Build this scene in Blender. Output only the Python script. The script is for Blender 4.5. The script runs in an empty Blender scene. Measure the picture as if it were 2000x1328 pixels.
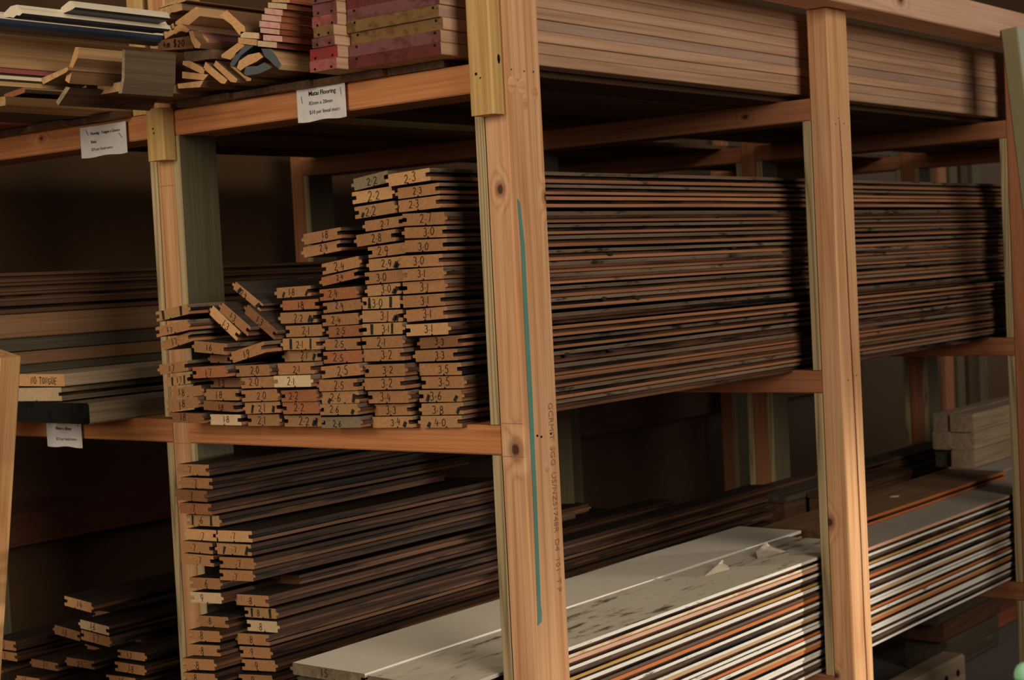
import bpy, bmesh, math, random
from mathutils import Vector, Matrix
random.seed(7)
SC = bpy.context.scene
COL = SC.collection

# ------------------------------------------------------------------ camera
cam_d = bpy.data.cameras.new('camera'); cam = bpy.data.objects.new('camera', cam_d); COL.objects.link(cam)
cam_d.sensor_width = 36.0; cam_d.lens = 56.442
right = Vector((0.61947396, -0.78335796, -0.05101288))
down = Vector((-0.06509249, 0.01350204, -0.99778788))
fwd = Vector((0.78231386, 0.62142417, -0.04262655))
m = Matrix((right, -down, -fwd)).transposed().to_4x4()
m.translation = Vector((-1.958087, -1.541596, 0.238721))
cam.matrix_world = m
cam_d.clip_start = 0.05; cam_d.clip_end = 60
cam_d.dof.use_dof = True; cam_d.dof.focus_distance = 2.55; cam_d.dof.aperture_fstop = 9.0
SC.camera = cam

# ------------------------------------------------------------------ light and exposure
SC.view_settings.view_transform = 'Standard'; SC.view_settings.look = 'None'
SC.view_settings.gamma = 1.0; SC.view_settings.exposure = 0.0; SC.view_settings.use_curve_mapping = False
W = bpy.data.worlds.new('sky'); SC.world = W; W.use_nodes = True
W.node_tree.nodes['Background'].inputs[0].default_value = (1.0, 0.93, 0.84, 1)
W.node_tree.nodes['Background'].inputs[1].default_value = 0.03

def area_light(name, loc, target, sx, sy, power, color):
    d = bpy.data.lights.new(name, 'AREA'); d.shape = 'RECTANGLE'; d.size = sx; d.size_y = sy
    d.energy = power; d.color = color
    o = bpy.data.objects.new(name, d); COL.objects.link(o); o.location = loc
    o.rotation_euler = (Vector(target) - Vector(loc)).to_track_quat('-Z', 'Y').to_euler()
    return o
area_light('left_window', (-3.5, 0.3, 1.05), (0.0, 0.45, 0.1), 1.8, 1.6, 60, (1.0, 0.90, 0.77))
area_light('front_doorway', (-1.2, -5.0, 2.1), (0.8, 0.0, 0.1), 3.0, 2.6, 185, (1.0, 0.91, 0.81))
area_light('far_fill_light', (7.6, 0.3, 0.5), (2.5, 1.5, -0.1), 1.2, 1.4, 12, (1.0, 0.90, 0.76))  # unseen fill lamp added to lift the dark back wall
sp = bpy.data.lights.new('low_patch_spot', 'SPOT'); sp.energy = 620; sp.color = (1.0, 0.93, 0.80); sp.spot_size = math.radians(19); sp.spot_blend = 0.7; sp.shadow_soft_size = 0.10  # added spot lamp, its cone standing in for low sunlight
spo = bpy.data.objects.new('low_patch_spot', sp); COL.objects.link(spo); spo.location = (3.6, -3.0, -0.12)
spo.rotation_euler = (Vector((0.70, 0.08, -0.66)) - spo.location).to_track_quat('-Z', 'Y').to_euler()

# ------------------------------------------------------------------ materials
def lin(c):
    r = []
    for v in c:
        v /= 255.0
        r.append(v / 12.92 if v <= 0.04045 else ((v + 0.055) / 1.055) ** 2.4)
    return (r[0], r[1], r[2], 1.0)

MATS = {}
class NT:
    def __init__(s, name, rough=0.75):
        s.m = bpy.data.materials.new(name); s.m.use_nodes = True
        s.t = s.m.node_tree; s.n = s.t.nodes; s.b = s.n['Principled BSDF']
        s.b.inputs['Roughness'].default_value = rough
        s.b.inputs['Specular IOR Level'].default_value = 0.12
        MATS[name] = s.m
    def add(s, kind, **kw):
        x = s.n.new(kind)
        for k, v in kw.items(): setattr(x, k, v)
        return x
    def link(s, a, b): s.t.links.new(a, b)
    def math(s, op, a, b=None, clamp=False):
        x = s.add('ShaderNodeMath', operation=op); x.use_clamp = clamp
        for i, v in ((0, a), (1, b)):
            if v is None: continue
            if isinstance(v, (int, float)): x.inputs[i].default_value = v
            else: s.link(v, x.inputs[i])
        return x.outputs[0]
    def mix(s, fac, a, b, blend='MIX'):
        x = s.add('ShaderNodeMix', data_type='RGBA', blend_type=blend)
        for i, v in ((0, fac), (6, a), (7, b)):
            if isinstance(v, (int, float, tuple)): x.inputs[i].default_value = v
            else: s.link(v, x.inputs[i])
        return x.outputs[2]
    def coords(s):
        tc = s.add('ShaderNodeTexCoord'); oi = s.add('ShaderNodeObjectInfo')
        cx = s.add('ShaderNodeCombineXYZ')
        for i, k in enumerate((37.0, 91.0, 13.0)): s.link(s.math('MULTIPLY', oi.outputs['Random'], k), cx.inputs[i])
        va = s.add('ShaderNodeVectorMath', operation='ADD'); s.link(tc.outputs['Object'], va.inputs[0]); s.link(cx.outputs[0], va.inputs[1])
        return tc.outputs['Object'], va.outputs[0], oi.outputs['Random']
    def noise(s, vec, scale, detail=4.0, rough=0.6, sc=1.0):
        mp = s.add('ShaderNodeMapping'); s.link(vec, mp.inputs[0]); mp.inputs['Scale'].default_value = scale
        x = s.add('ShaderNodeTexNoise'); s.link(mp.outputs[0], x.inputs['Vector'])
        x.inputs['Scale'].default_value = sc; x.inputs['Detail'].default_value = detail; x.inputs['Roughness'].default_value = rough
        return x.outputs[0]
    def ramp(s, f, lo, hi):
        x = s.add('ShaderNodeMapRange'); x.interpolation_type = 'SMOOTHSTEP'; s.link(f, x.inputs[0])
        x.inputs[1].default_value = lo; x.inputs[2].default_value = hi
        return x.outputs[0]
    def finish(s, color, bump=None, strength=0.15, vary=None, amount=0.0, rnd=None):
        if rnd is not None and amount:
            h = s.add('ShaderNodeHueSaturation'); s.link(color, h.inputs['Color'])
            s.link(s.math('ADD', s.math('MULTIPLY', rnd, 2 * amount), 1 - amount), h.inputs['Value'])
            color = h.outputs[0]
        s.link(color, s.b.inputs['Base Color'])
        if bump is not None:
            bp = s.add('ShaderNodeBump'); bp.inputs['Strength'].default_value = strength; bp.inputs['Distance'].default_value = 0.002
            s.link(bump, bp.inputs['Height']); s.link(bp.outputs[0], s.b.inputs['Normal'])
        return s.m

def wood(name, c1, c2, rough=0.75, lines=0.5, amount=0.12, dirt=None, dirt_lo=0.55, dirt_hi=0.7, knots=(), dirt_scale=(3, 30, 30), ring=14.0):
    """sawn timber, grain along the object's own X"""
    k = NT(name, rough); raw, v, rnd = k.coords()
    fine = k.noise(v, (3.5, 190, 190), 3.0)
    broad = k.noise(v, (0.55, 14, 14), 2.0, 0.45)
    if knots:
        for (kx, ky, kz, r) in knots:            # grain bends round each knot
            vm = k.add('ShaderNodeVectorMath', operation='SUBTRACT'); k.link(raw, vm.inputs[0]); vm.inputs[1].default_value = (kx, ky, kz)
            vs = k.add('ShaderNodeVectorMath', operation='MULTIPLY'); k.link(vm.outputs[0], vs.inputs[0]); vs.inputs[1].default_value = (0.55, 1, 1)
            ln = k.add('ShaderNodeVectorMath', operation='LENGTH'); k.link(vs.outputs[0], ln.inputs[0])
            d = k.ramp(ln.outputs[1], r * 3.2, r * 0.4)
            broad = k.math('ADD', broad, k.math('MULTIPLY', d, 0.22))
    lin_ = k.math('PINGPONG', k.math('MULTIPLY', broad, ring), 1.0)
    lin_ = k.math('POWER', lin_, 2.2)
    f = k.math('ADD', k.math('MULTIPLY', lin_, lines), k.math('MULTIPLY', k.ramp(fine, 0.3, 0.72), 1.0 - lines), True)
    col = k.mix(f, lin(c1), lin(c2))
    if dirt:
        dn = k.noise(v, dirt_scale, 5.0, 0.65)
        col = k.mix(k.ramp(dn, dirt_lo, dirt_hi), col, lin(dirt))
    for (kx, ky, kz, r) in knots:
        vm = k.add('ShaderNodeVectorMath', operation='SUBTRACT'); k.link(raw, vm.inputs[0]); vm.inputs[1].default_value = (kx, ky, kz)
        vs = k.add('ShaderNodeVectorMath', operation='MULTIPLY'); k.link(vm.outputs[0], vs.inputs[0]); vs.inputs[1].default_value = (0.75, 1, 1)
        ln = k.add('ShaderNodeVectorMath', operation='LENGTH'); k.link(vs.outputs[0], ln.inputs[0])
        wob = k.math('ADD', ln.outputs[1], k.math('MULTIPLY', k.math('SUBTRACT', fine, 0.5), r * 0.8))
        col = k.mix(k.math('MULTIPLY', k.ramp(wob, r * 1.9, r * 0.9), 0.55), col, lin((120, 66, 32)))
        col = k.mix(k.math('MULTIPLY', k.ramp(wob, r * 0.9, r * 0.45), 0.85), col, lin((52, 30, 18)))
    return k.finish(col, fine, 0.12, amount=amount, rnd=rnd)

def end_grain(name, c1, c2, amount=0.12):
    k = NT(name, 0.85); raw, v, rnd = k.coords()
    a = k.noise(v, (160, 260, 260), 3.0, 0.7)
    b = k.noise(v, (8, 22, 30), 2.0, 0.5)
    rings = k.math('PINGPONG', k.math('MULTIPLY', b, 22.0), 1.0)
    f = k.math('ADD', k.math('MULTIPLY', a, 0.55), k.math('MULTIPLY', rings, 0.26), True)
    return k.finish(k.mix(f, lin(c1), lin(c2)), a, 0.2, amount=amount, rnd=rnd)

def plain(name, c, rough=0.7, metal=0.0):
    k = NT(name, rough); k.b.inputs['Metallic'].default_value = metal
    raw, v, rnd = k.coords()
    n = k.noise(v, (40, 40, 40), 3.0)
    c2 = tuple(int(x * 0.86) for x in c)
    return k.finish(k.mix(n, lin(c), lin(c2)))

def paint(name, c, spot, lo, hi, scale=(4, 26, 26), rough=0.6, c2=None, amount=0.04):
    k = NT(name, rough); raw, v, rnd = k.coords()
    n = k.noise(v, scale, 6.0, 0.68); big = k.noise(v, (1.2, 5, 5), 2.0, 0.5); f = k.noise(v, (25, 120, 120), 3.0)
    col = k.mix(f, lin(c), lin(c2 or tuple(int(x * 0.9) for x in c)))
    msk = k.ramp(k.math('ADD', n, k.math('MULTIPLY', k.math('SUBTRACT', big, 0.5), 0.5)), lo, hi)
    return k.finish(k.mix(msk, col, lin(spot)), n, 0.12, amount=amount, rnd=rnd)

wood('knotty_beam', (206, 138, 86), (160, 92, 52), lines=0.5, amount=0.0, knots=((0.35, 0.045, 0.009, 0.006),))
wood('knotty_red_beam', (182, 120, 82), (148, 90, 58), lines=0.5, amount=0.0, knots=((0.155, 0.045, 0.0, 0.006),))
wood('dark_rail', (108, 66, 46), (84, 50, 34), lines=0.5, amount=0.0)
wood('shaded_dark_lip', (66, 43, 29), (44, 29, 20), lines=0.4, amount=0.3, dirt=(92, 70, 50), dirt_lo=0.68, dirt_hi=0.8, dirt_scale=(5, 60, 60))  # dark old edges, with the shade under the middle shelf mixed into the colour
wood('shaded_dark_top', (54, 42, 33), (36, 27, 21), lines=0.35, amount=0.2)  # dark board tops, shelf shade put into their colour too
# structural pine of the rack
wood('post_pine', (222, 172, 122), (176, 116, 70), lines=0.55, amount=0.05)
wood('corner_pine', (226, 176, 130), (188, 128, 82), lines=0.55, amount=0.0,
     knots=((1.457, -0.0015, 0.045, 0.0075), (1.050, -0.0055, 0.045, 0.010), (1.444, -0.0235, -0.043, 0.008)))
wood('beam_pine', (206, 138, 86), (160, 92, 52), lines=0.5, amount=0.06)
wood('red_pine', (182, 120, 82), (148, 90, 58), lines=0.5, amount=0.05)
wood('second_post_pine', (228, 178, 128), (190, 130, 84), lines=0.45, amount=0.0, knots=((0.767, 0.0195, 0.045, 0.010), (0.44, 0.018, 0.045, 0.006)))
wood('block_pine', (212, 172, 108), (178, 134, 76), lines=0.4, amount=0.03)
wood('packer_edge', (198, 172, 126), (120, 102, 72), lines=0.75, amount=0.06, ring=30)
wood('packer_face', (110, 98, 72), (92, 82, 58), lines=0.3, amount=0.05)
wood('lintel_pine', (232, 188, 156), (206, 150, 114), lines=0.5, amount=0.0, knots=((1.25, -0.045, 0.0, 0.012),))
wood('lean_pine', (206, 160, 108), (160, 106, 62), lines=0.6, amount=0.0)
# floorboards
wood('board_top', (78, 66, 56), (48, 39, 33), lines=0.35, amount=0.2, dirt=(120, 112, 100), dirt_lo=0.66, dirt_hi=0.82)
wood('board_under', (118, 86, 62), (82, 58, 40), lines=0.4, amount=0.15)
wood('lip_grey', (132, 108, 86), (92, 74, 58), lines=0.4, amount=0.25, dirt=(44, 38, 33), dirt_lo=0.54, dirt_hi=0.68, dirt_scale=(14, 70, 70))
wood('lip_brown', (172, 118, 82), (126, 82, 56), lines=0.4, amount=0.22, dirt=(60, 46, 38), dirt_lo=0.62, dirt_hi=0.74, dirt_scale=(7, 20, 20))
wood('groove_dark', (104, 70, 48), (66, 46, 32), lines=0.4, amount=0.2, dirt=(26, 22, 20), dirt_lo=0.45, dirt_hi=0.6)
end_grain('end_o', (186, 134, 88), (140, 94, 56))
end_grain('end_s', (190, 142, 94), (146, 102, 62))
end_grain('end_k', (196, 150, 100), (150, 106, 64))
end_grain('end_l', (222, 172, 116), (182, 126, 76))
end_grain('end_p', (226, 196, 152), (188, 150, 104))
end_grain('end_r', (178, 114, 74), (132, 80, 48))
end_grain('end_d', (150, 104, 68), (108, 70, 42))
end_grain('end_y', (150, 130, 98), (112, 94, 66))
plain('stain_dark', (52, 46, 40), 0.9)
plain('ink', (34, 28, 26), 0.8)
plain('print_ink', (70, 66, 66), 0.9)
plain('stamp_ink', (168, 120, 84), 0.9)
plain('paper', (236, 226, 214), 0.8)
plain('steel', (150, 145, 140), 0.4, 0.8)
plain('nail_hole', (30, 24, 20), 0.9)
plain('teal_paint', (104, 150, 132), 0.8)
plain('crack_dark', (120, 70, 44), 0.9)
# painted boards of the lower shelf
paint('white_clean', (234, 220, 194), (126, 96, 66), 0.74, 0.86)
paint('white_worn', (226, 212, 184), (104, 84, 60), 0.52, 0.70, scale=(13, 55, 55))
paint('white_dull', (176, 164, 146), (84, 72, 60), 0.72, 0.82)
paint('lip_white', (230, 222, 206), (92, 80, 66), 0.60, 0.72, scale=(12, 60, 60))
paint('lip_cream', (232, 206, 168), (190, 140, 96), 0.50, 0.66, scale=(10, 60, 60))
paint('lip_pink', (214, 162, 132), (140, 92, 66), 0.62, 0.72)
paint('lip_ochre', (190, 146, 82), (120, 84, 46), 0.62, 0.72)
paint('lip_orange', (196, 112, 60), (120, 62, 34), 0.66, 0.76)
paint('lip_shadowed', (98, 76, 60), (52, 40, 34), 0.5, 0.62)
paint('lip_tan', (190, 150, 106), (126, 90, 58), 0.6, 0.7)
# top shelf
wood('fascia_beige', (198, 158, 124), (166, 124, 94), lines=0.45, amount=0.12)
wood('fascia_mauve', (178, 146, 122), (148, 116, 96), lines=0.45, amount=0.10)
wood('rough_brown', (140, 104, 72), (104, 74, 50), lines=0.4, amount=0.12)
wood('grey_board', (112, 92, 70), (90, 72, 54), lines=0.3, amount=0.08)
wood('red_brown', (160, 92, 62), (126, 66, 42), lines=0.4, amount=0.12)
wood('tan_side', (206, 164, 114), (168, 124, 80), lines=0.4, amount=0.1)
wood('dark_side', (96, 70, 50), (66, 46, 32), lines=0.4, amount=0.15)
paint('end_paint_mauve', (128, 78, 76), (92, 54, 44), 0.42, 0.66, scale=(60, 40, 60))
paint('end_paint_maroon', (112, 50, 46), (78, 38, 32), 0.42, 0.66, scale=(60, 40, 60))
paint('end_paint_red', (150, 54, 52), (108, 62, 58), 0.44, 0.62, scale=(60, 40, 60))
paint('end_paint_pink', (168, 94, 82), (118, 66, 54), 0.42, 0.66, scale=(60, 40, 60))
paint('end_paint_ochre', (132, 98, 56), (92, 62, 34), 0.42, 0.66, scale=(60, 40, 60))
paint('end_pink_cream', (220, 172, 148), (206, 140, 128), 0.48, 0.62, scale=(90, 90, 90))
paint('pink_primer', (178, 116, 112), (140, 84, 80), 0.6, 0.75)
paint('cream_moulding', (238, 220, 186), (206, 170, 122), 0.66, 0.8)
paint('slate_paint', (62, 74, 88), (40, 46, 56), 0.55, 0.75, rough=0.3)
paint('end_slate', (96, 98, 98), (70, 70, 70), 0.5, 0.7, scale=(60, 60, 60))
paint('sage_paint', (150, 138, 100), (120, 108, 80), 0.7, 0.8)
paint('sage_light', (196, 200, 178), (170, 172, 150), 0.7, 0.8)
paint('charred', (34, 32, 26), (22, 20, 17), 0.5, 0.6)
wood('weathered', (128, 110, 84), (92, 78, 58), lines=0.4, amount=0.08, dirt=(160, 140, 104), dirt_lo=0.55, dirt_hi=0.75)
wood('weathered_grey', (170, 146, 116), (128, 106, 82), lines=0.4, amount=0.1, dirt=(150, 118, 88), dirt_lo=0.55, dirt_hi=0.75, dirt_scale=(9, 9, 9))
wood('old_dark', (104, 72, 50), (72, 50, 34), lines=0.4, amount=0.15)
wood('old_grey', (88, 78, 62), (62, 54, 42), lines=0.4, amount=0.15, dirt=(120, 108, 84), dirt_lo=0.62, dirt_hi=0.78)
# setting
paint('wall_plaster', (96, 70, 46), (86, 62, 40), 0.5, 0.7, scale=(2, 2, 2))
paint('floor_concrete', (110, 102, 96), (92, 84, 78), 0.5, 0.7, scale=(3, 3, 3))
paint('roof_lining', (120, 110, 100), (104, 94, 84), 0.5, 0.7, scale=(2, 2, 2))
plain('green_plastic', (70, 200, 110), 0.35)
plain('pale_plastic', (168, 224, 176), 0.4)

# ------------------------------------------------------------------ mesh helpers
ROT_Z = Matrix(((0, 0, -1), (0, 1, 0), (1, 0, 0))).to_4x4()     # local X runs up, local Z runs towards -X
ROT_Y = Matrix(((0, -1, 0), (1, 0, 0), (0, 0, 1))).to_4x4()     # local X runs along +Y, local Y towards -X

def link(name, me, parent=None, mw=None):
    o = bpy.data.objects.new(name, me); COL.objects.link(o)
    if parent is not None: o.parent = parent
    if mw is not None: o.matrix_world = mw
    return o

def tag(o, label, cat, group=None):
    o['label'] = label; o['category'] = cat
    if group: o['group'] = group
    return o

def structure(o): o['kind'] = 'structure'; return o

def mesh_from(bm, name, mats):
    bmesh.ops.recalc_face_normals(bm, faces=bm.faces)
    me = bpy.data.meshes.new(name); bm.to_mesh(me); bm.free()
    for mm in mats: me.materials.append(MATS[mm])
    return me

def prism_bm(poly, L, segs=1, wob=0.0, edge_slot=None, end_slot=0, far_slot=None, shear=(0, 0)):
    """extrude a (y,z) outline along X; edge_slot(i) picks the material of side i"""
    bm = bmesh.new(); n = len(poly); rings = []
    for s in range(segs + 1):
        t = s / segs
        oy = random.uniform(-wob, wob) if 0 < s else 0
        oz = random.uniform(-wob, wob) * 0.35 if 0 < s else 0
        rings.append([bm.verts.new((L * t, y + oy + shear[0] * t, z + oz + shear[1] * t)) for y, z in poly])
    for s in range(segs):
        for i in range(n):
            f = bm.faces.new((rings[s][i], rings[s][(i + 1) % n], rings[s + 1][(i + 1) % n], rings[s + 1][i]))
            f.material_index = edge_slot(i) if edge_slot else 1
    f = bm.faces.new(rings[0]); f.material_index = end_slot
    f = bm.faces.new(list(reversed(rings[-1]))); f.material_index = end_slot if far_slot is None else far_slot
    return bm

def rect_poly(w, t, c=0.0025):
    h, k = w / 2, t / 2
    return [(-h + c, -k), (h - c, -k), (h, -k + c), (h, k - c), (h - c, k), (-h + c, k), (-h, k - c), (-h, -k + c)]

def timber(name, axis, p0, L, w, t, mats, parent=None, chamfer=0.0025, shear=(0, 0), faces=None):
    """a sawn length: axis X, Y or Z from the centre p0 of its first end; w across (local Y), t (local Z).
    mats = (end, face) or with faces= a dict side -> slot"""
    names = ['s'] * 8
    sl = {0: 'bottom', 1: 'bottom', 2: 'left', 3: 'left', 4: 'top', 5: 'top', 6: 'right', 7: 'right'}
    es = (lambda i: faces.get(sl[i], 1)) if faces else (lambda i: 1)
    me = mesh_from(prism_bm(rect_poly(w, t, chamfer), L, 1, 0, es, shear=shear), name, mats)
    R = {'X': Matrix.Identity(4), 'Y': ROT_Y, 'Z': ROT_Z}[axis]
    return link(name, me, parent, Matrix.Translation(p0) @ R)

# handwriting ------------------------------------------------------
def arc(cx, cy, rx, ry, a0, a1, n=10):
    return [(cx + rx * math.cos(math.radians(a0 + (a1 - a0) * i / n)), cy + ry * math.sin(math.radians(a0 + (a1 - a0) * i / n))) for i in range(n + 1)]
GL = {
 '0': [arc(.5, .5, .42, .5, 80, 430)],
 '1': [[(.5, 1), (.48, 0)]],
 '2': [arc(.45, .72, .36, .28, 160, -30, 8) + [(.1, .02), (.5, .06), (.95, .0)]],
 '3': [arc(.42, .75, .34, .24, 150, -80, 8) + arc(.45, .26, .4, .26, 80, -150, 8)],
 '4': [[(.35, 1), (.12, .35), (.95, .42)], [(.72, .75), (.66, 0)]],
 '5': [[(.85, 1), (.25, .95), (.2, .58)] + arc(.42, .3, .42, .3, 110, -150, 8)],
 '6': [[(.72, 1), (.3, .6), (.12, .3)] + arc(.48, .24, .36, .24, 180, 520, 10)],
 '7': [[(.08, .95), (.9, .95), (.55, 0)]],
 '8': [arc(.5, .75, .3, .24, 20, 380) , arc(.5, .26, .38, .26, 90, 450)],
 '9': [arc(.5, .7, .34, .28, 0, 360) + [(.8, .5), (.62, 0)]],
 'N': [[(.1, 0), (.12, 1), (.8, .05), (.85, 1)]], 'O': [arc(.5, .5, .42, .5, 90, 450)],
 'T': [[(.0, .97), (1, 1)], [(.5, 1), (.5, 0)]], 'G': [arc(.5, .5, .42, .5, 50, 330) + [(.9, .45), (.55, .45)]],
 'U': [[(.1, 1), (.12, .2)] + arc(.48, .25, .36, .25, 190, 350, 6) + [(.88, 1)]],
 'E': [[(.95, 1), (.15, .98), (.12, 0), (.95, .03)], [(.15, .5), (.75, .52)]],
 'L': [[(.15, 1), (.12, 0), (.9, .02)]], 'K': [[(.15, 1), (.12, 0)], [(.9, 1), (.15, .45), (.95, 0)]],
 'm': [[(.05, 0), (.05, .6)] + arc(.27, .45, .2, .18, 170, 0, 5) + [(.48, 0)] + arc(.7, .45, .2, .18, 170, 0, 5) + [(.92, 0)]],
 '$': [arc(.5, .72, .36, .22, 30, 260, 7) + arc(.5, .28, .36, .24, 90, -140, 7), [(.5, 1.1), (.5, -.1)]],
 'C': [arc(.5, .5, .42, .5, 50, 310)],
}
def strokes_bm(lines, w):
    bm = bmesh.new()
    for pts in lines:
        pts = [Vector((p[0], p[1])) for p in pts]
        prev = None
        for i, p in enumerate(pts):
            a = pts[max(i - 1, 0)]; b = pts[min(i + 1, len(pts) - 1)]
            d = (b - a)
            if d.length < 1e-9: d = Vector((1, 0))
            d.normalize(); nrm = Vector((-d.y, d.x)) * w / 2
            cur = (bm.verts.new((-0.0005, -(p.x + nrm.x), p.y + nrm.y)), bm.verts.new((-0.0005, -(p.x - nrm.x), p.y - nrm.y)))
            if prev: bm.faces.new((prev[0], prev[1], cur[1], cur[0]))
            prev = cur
    return bm

def written(text, h, w, cx=0.0, cz=0.0, slant=0.08, gap=1.25, wd=0.62, jitter=True):
    """stroke lettering on an end face (reads from -X); returns a bmesh"""
    lines = []; x = 0.0
    for ch in text:
        if ch == ' ': x += h * 0.6; continue
        if ch == '.':
            lines.append([(x - h * 0.02, h * 0.32), (x + h * 0.10, h * 0.36)]); x += h * 0.30; continue
        cw = h * wd * (0.25 if ch == '1' else 1.0); dy = random.uniform(-.08, .08) * h if jitter else 0
        sc = random.uniform(.88, 1.1) if jitter else 1
        for ln in GL[ch]:
            lines.append([(x + p[0] * cw + slant * p[1] * h, p[1] * h * sc + dy) for p in ln])
        x += cw * gap + h * 0.08
    tot = x - h * 0.1
    lines = [[(px - tot / 2 + cx, pz - h / 2 + cz) for px, pz in ln] for ln in lines]
    return strokes_bm(lines, w)

def text_mesh(name, s, size, mat, bold=0.0, extrude=0.0):
    cu = bpy.data.curves.new('letters', 'FONT'); cu.body = s; cu.size = size; cu.offset = bold; cu.extrude = extrude
    cu.resolution_u = 2
    o = bpy.data.objects.new('letters', cu); COL.objects.link(o)
    me = bpy.data.meshes.new_from_object(o); me.name = name
    bpy.data.objects.remove(o); bpy.data.curves.remove(cu)
    me.materials.clear(); me.materials.append(MATS[mat])
    return me

# floorboard profile ------------------------------------------------
def tg_profile(w, t, tongue):
    h, k = w / 2, t / 2; c = 0.0008; q = random.uniform(-.12, .12) * w
    pts = [(-h + c, -k), (q - .0022, -k), (q, -k + .0032), (q + .0022, -k), (h - c, -k), (h, -k + c)]
    sl = [2, 2, 2, 2, 4, 4]
    # +Y edge then -Y edge; slots: 1 top, 2 under, 3 upper lip, 4 lower lip, 5 groove / tongue
    def edge(side, kind):
        a = []
        if kind == 'T':
            a = [((h, -.0034), 5), ((h + .0062, -.0026), 5), ((h + .0062, .0020), 5), ((h, .0028), 3)]
        else:
            a = [((h, -.0036), 5), ((h - .0095, -.0032), 5), ((h - .0095, .0030), 5), ((h, .0034), 3)]
        return a if side > 0 else [((-p[0], p[1]), s_) for p, s_ in a]
    L, Rr = ('T', 'G') if tongue == 'L' else ('G', 'T')
    for p, s_ in edge(1, L): pts.append(p); sl.append(s_)
    pts += [(h, k - c), (h - c, k)]; sl += [3, 1]
    pts += [(-h + c, k), (-h, k - c)]; sl += [3, 3]
    e = edge(-1, Rr); e = list(reversed(e))
    pts += [p for p, _ in e]; sl += [5, 5, 5, 4]
    pts.append((-h, -k + c)); sl.append(4)
    return pts, sl

NB = 'board_number_ink'
def floorboard(name, y, z, tilt, w, t, tongue, x0, L, tone, num, label, cat='floorboard', group=None, top='board_top', lip=None, rough_wob=0.0015):
    pts, sl = tg_profile(w, t, tongue)
    lip3, lip4 = lip or ('lip_grey', 'lip_brown')
    me = mesh_from(prism_bm(pts, L, 7, rough_wob, lambda i: sl[i]), name, ['end_' + tone if not tone.startswith('=') else tone[1:], top, 'board_under', lip3, lip4, 'groove_dark'])
    o = link(name, me, None, Matrix.Translation((x0, y, z)) @ Matrix.Rotation(math.radians(tilt), 4, 'X'))
    # tilt is positive when the image-right side (-Y) is higher
    o.matrix_world = Matrix.Translation((x0, y, z)) @ Matrix.Rotation(math.radians(-tilt), 4, 'X')
    tag(o, label, cat, group)
    if num:
        b = written(num, t * random.uniform(.60, .74), 0.0013, random.uniform(-.012, .008), random.uniform(-.001, .0015))
        link('handwritten_number', mesh_from(b, 'handwritten_number', ['ink']), o, o.matrix_world)
    if tone in ('s', 'k'):
        marks = []
        if tone == 'k':
            for u in (-w * random.uniform(.26, .33), w * random.uniform(.22, .3)):
                marks.append(([(u, -t * .46), (u + .001, t * .46)], .0055))
        else:
            for u in random.sample((-w * .3, w * .3, w * .36), random.choice((1, 2))):
                marks.append(([(u - .002, -t * .45), (u + .003, random.uniform(-.1, .3) * t)], .006))
        for ln, wd in marks:
            b = strokes_bm([ln], wd)
            for v in b.verts: v.co.y += random.uniform(-.0012, .0012); v.co.x = -0.0003
            link('dark_stain', mesh_from(b, 'dark_stain', ['stain_dark']), o, o.matrix_world)
    return o
ORD = ['topmost', 'second from top', 'third from top', 'fourth from top', 'fifth from top', 'sixth from top', 'seventh from top', 'eighth from top', 'ninth from top', 'tenth from top', 'eleventh from top', 'twelfth from top', 'thirteenth from top', 'fourteenth from top', 'fifteenth from top', 'sixteenth from top', 'seventeenth from top', 'eighteenth from top', 'bottommost', 'twentieth from top', 'twenty-first from top', 'twenty-second from top']
TONE = {'o': 'orange-brown', 's': 'dark-streaked', 'k': 'black-barred', 'l': 'light', 'p': 'pale', 'r': 'reddish', 'd': 'dark brown', 'y': 'greyish'}
def numfix(n):
    return n[0] + '.' + n[1] if len(n) == 2 and n.isdigit() else n

FLOOR = -1.09
# ------------------------------------------------------------------ setting
def slab(name, x0, x1, y0, y1, z0, z1, mat):
    bm = bmesh.new(); bmesh.ops.create_cube(bm, size=1.0)
    for v in bm.verts:
        v.co = Vector(((x1 - x0) * v.co.x, (y1 - y0) * v.co.y, (z1 - z0) * v.co.z))
    return structure(link(name, mesh_from(bm, name, [mat]), None, Matrix.Translation(((x0 + x1) / 2, (y0 + y1) / 2, (z0 + z1) / 2))))
slab('floor', -6, 9, -6, 1.9, FLOOR - .1, FLOOR, 'floor_concrete')
slab('wall_back', -6, 9, 1.72, 1.85, FLOOR, 2.6, 'wall_plaster')
slab('wall_left', -6.1, -6, -6, 1.85, FLOOR, 2.6, 'wall_plaster')
slab('ceiling', -6, 9, 0.1, 1.85, 2.6, 2.7, 'roof_lining')

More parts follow.
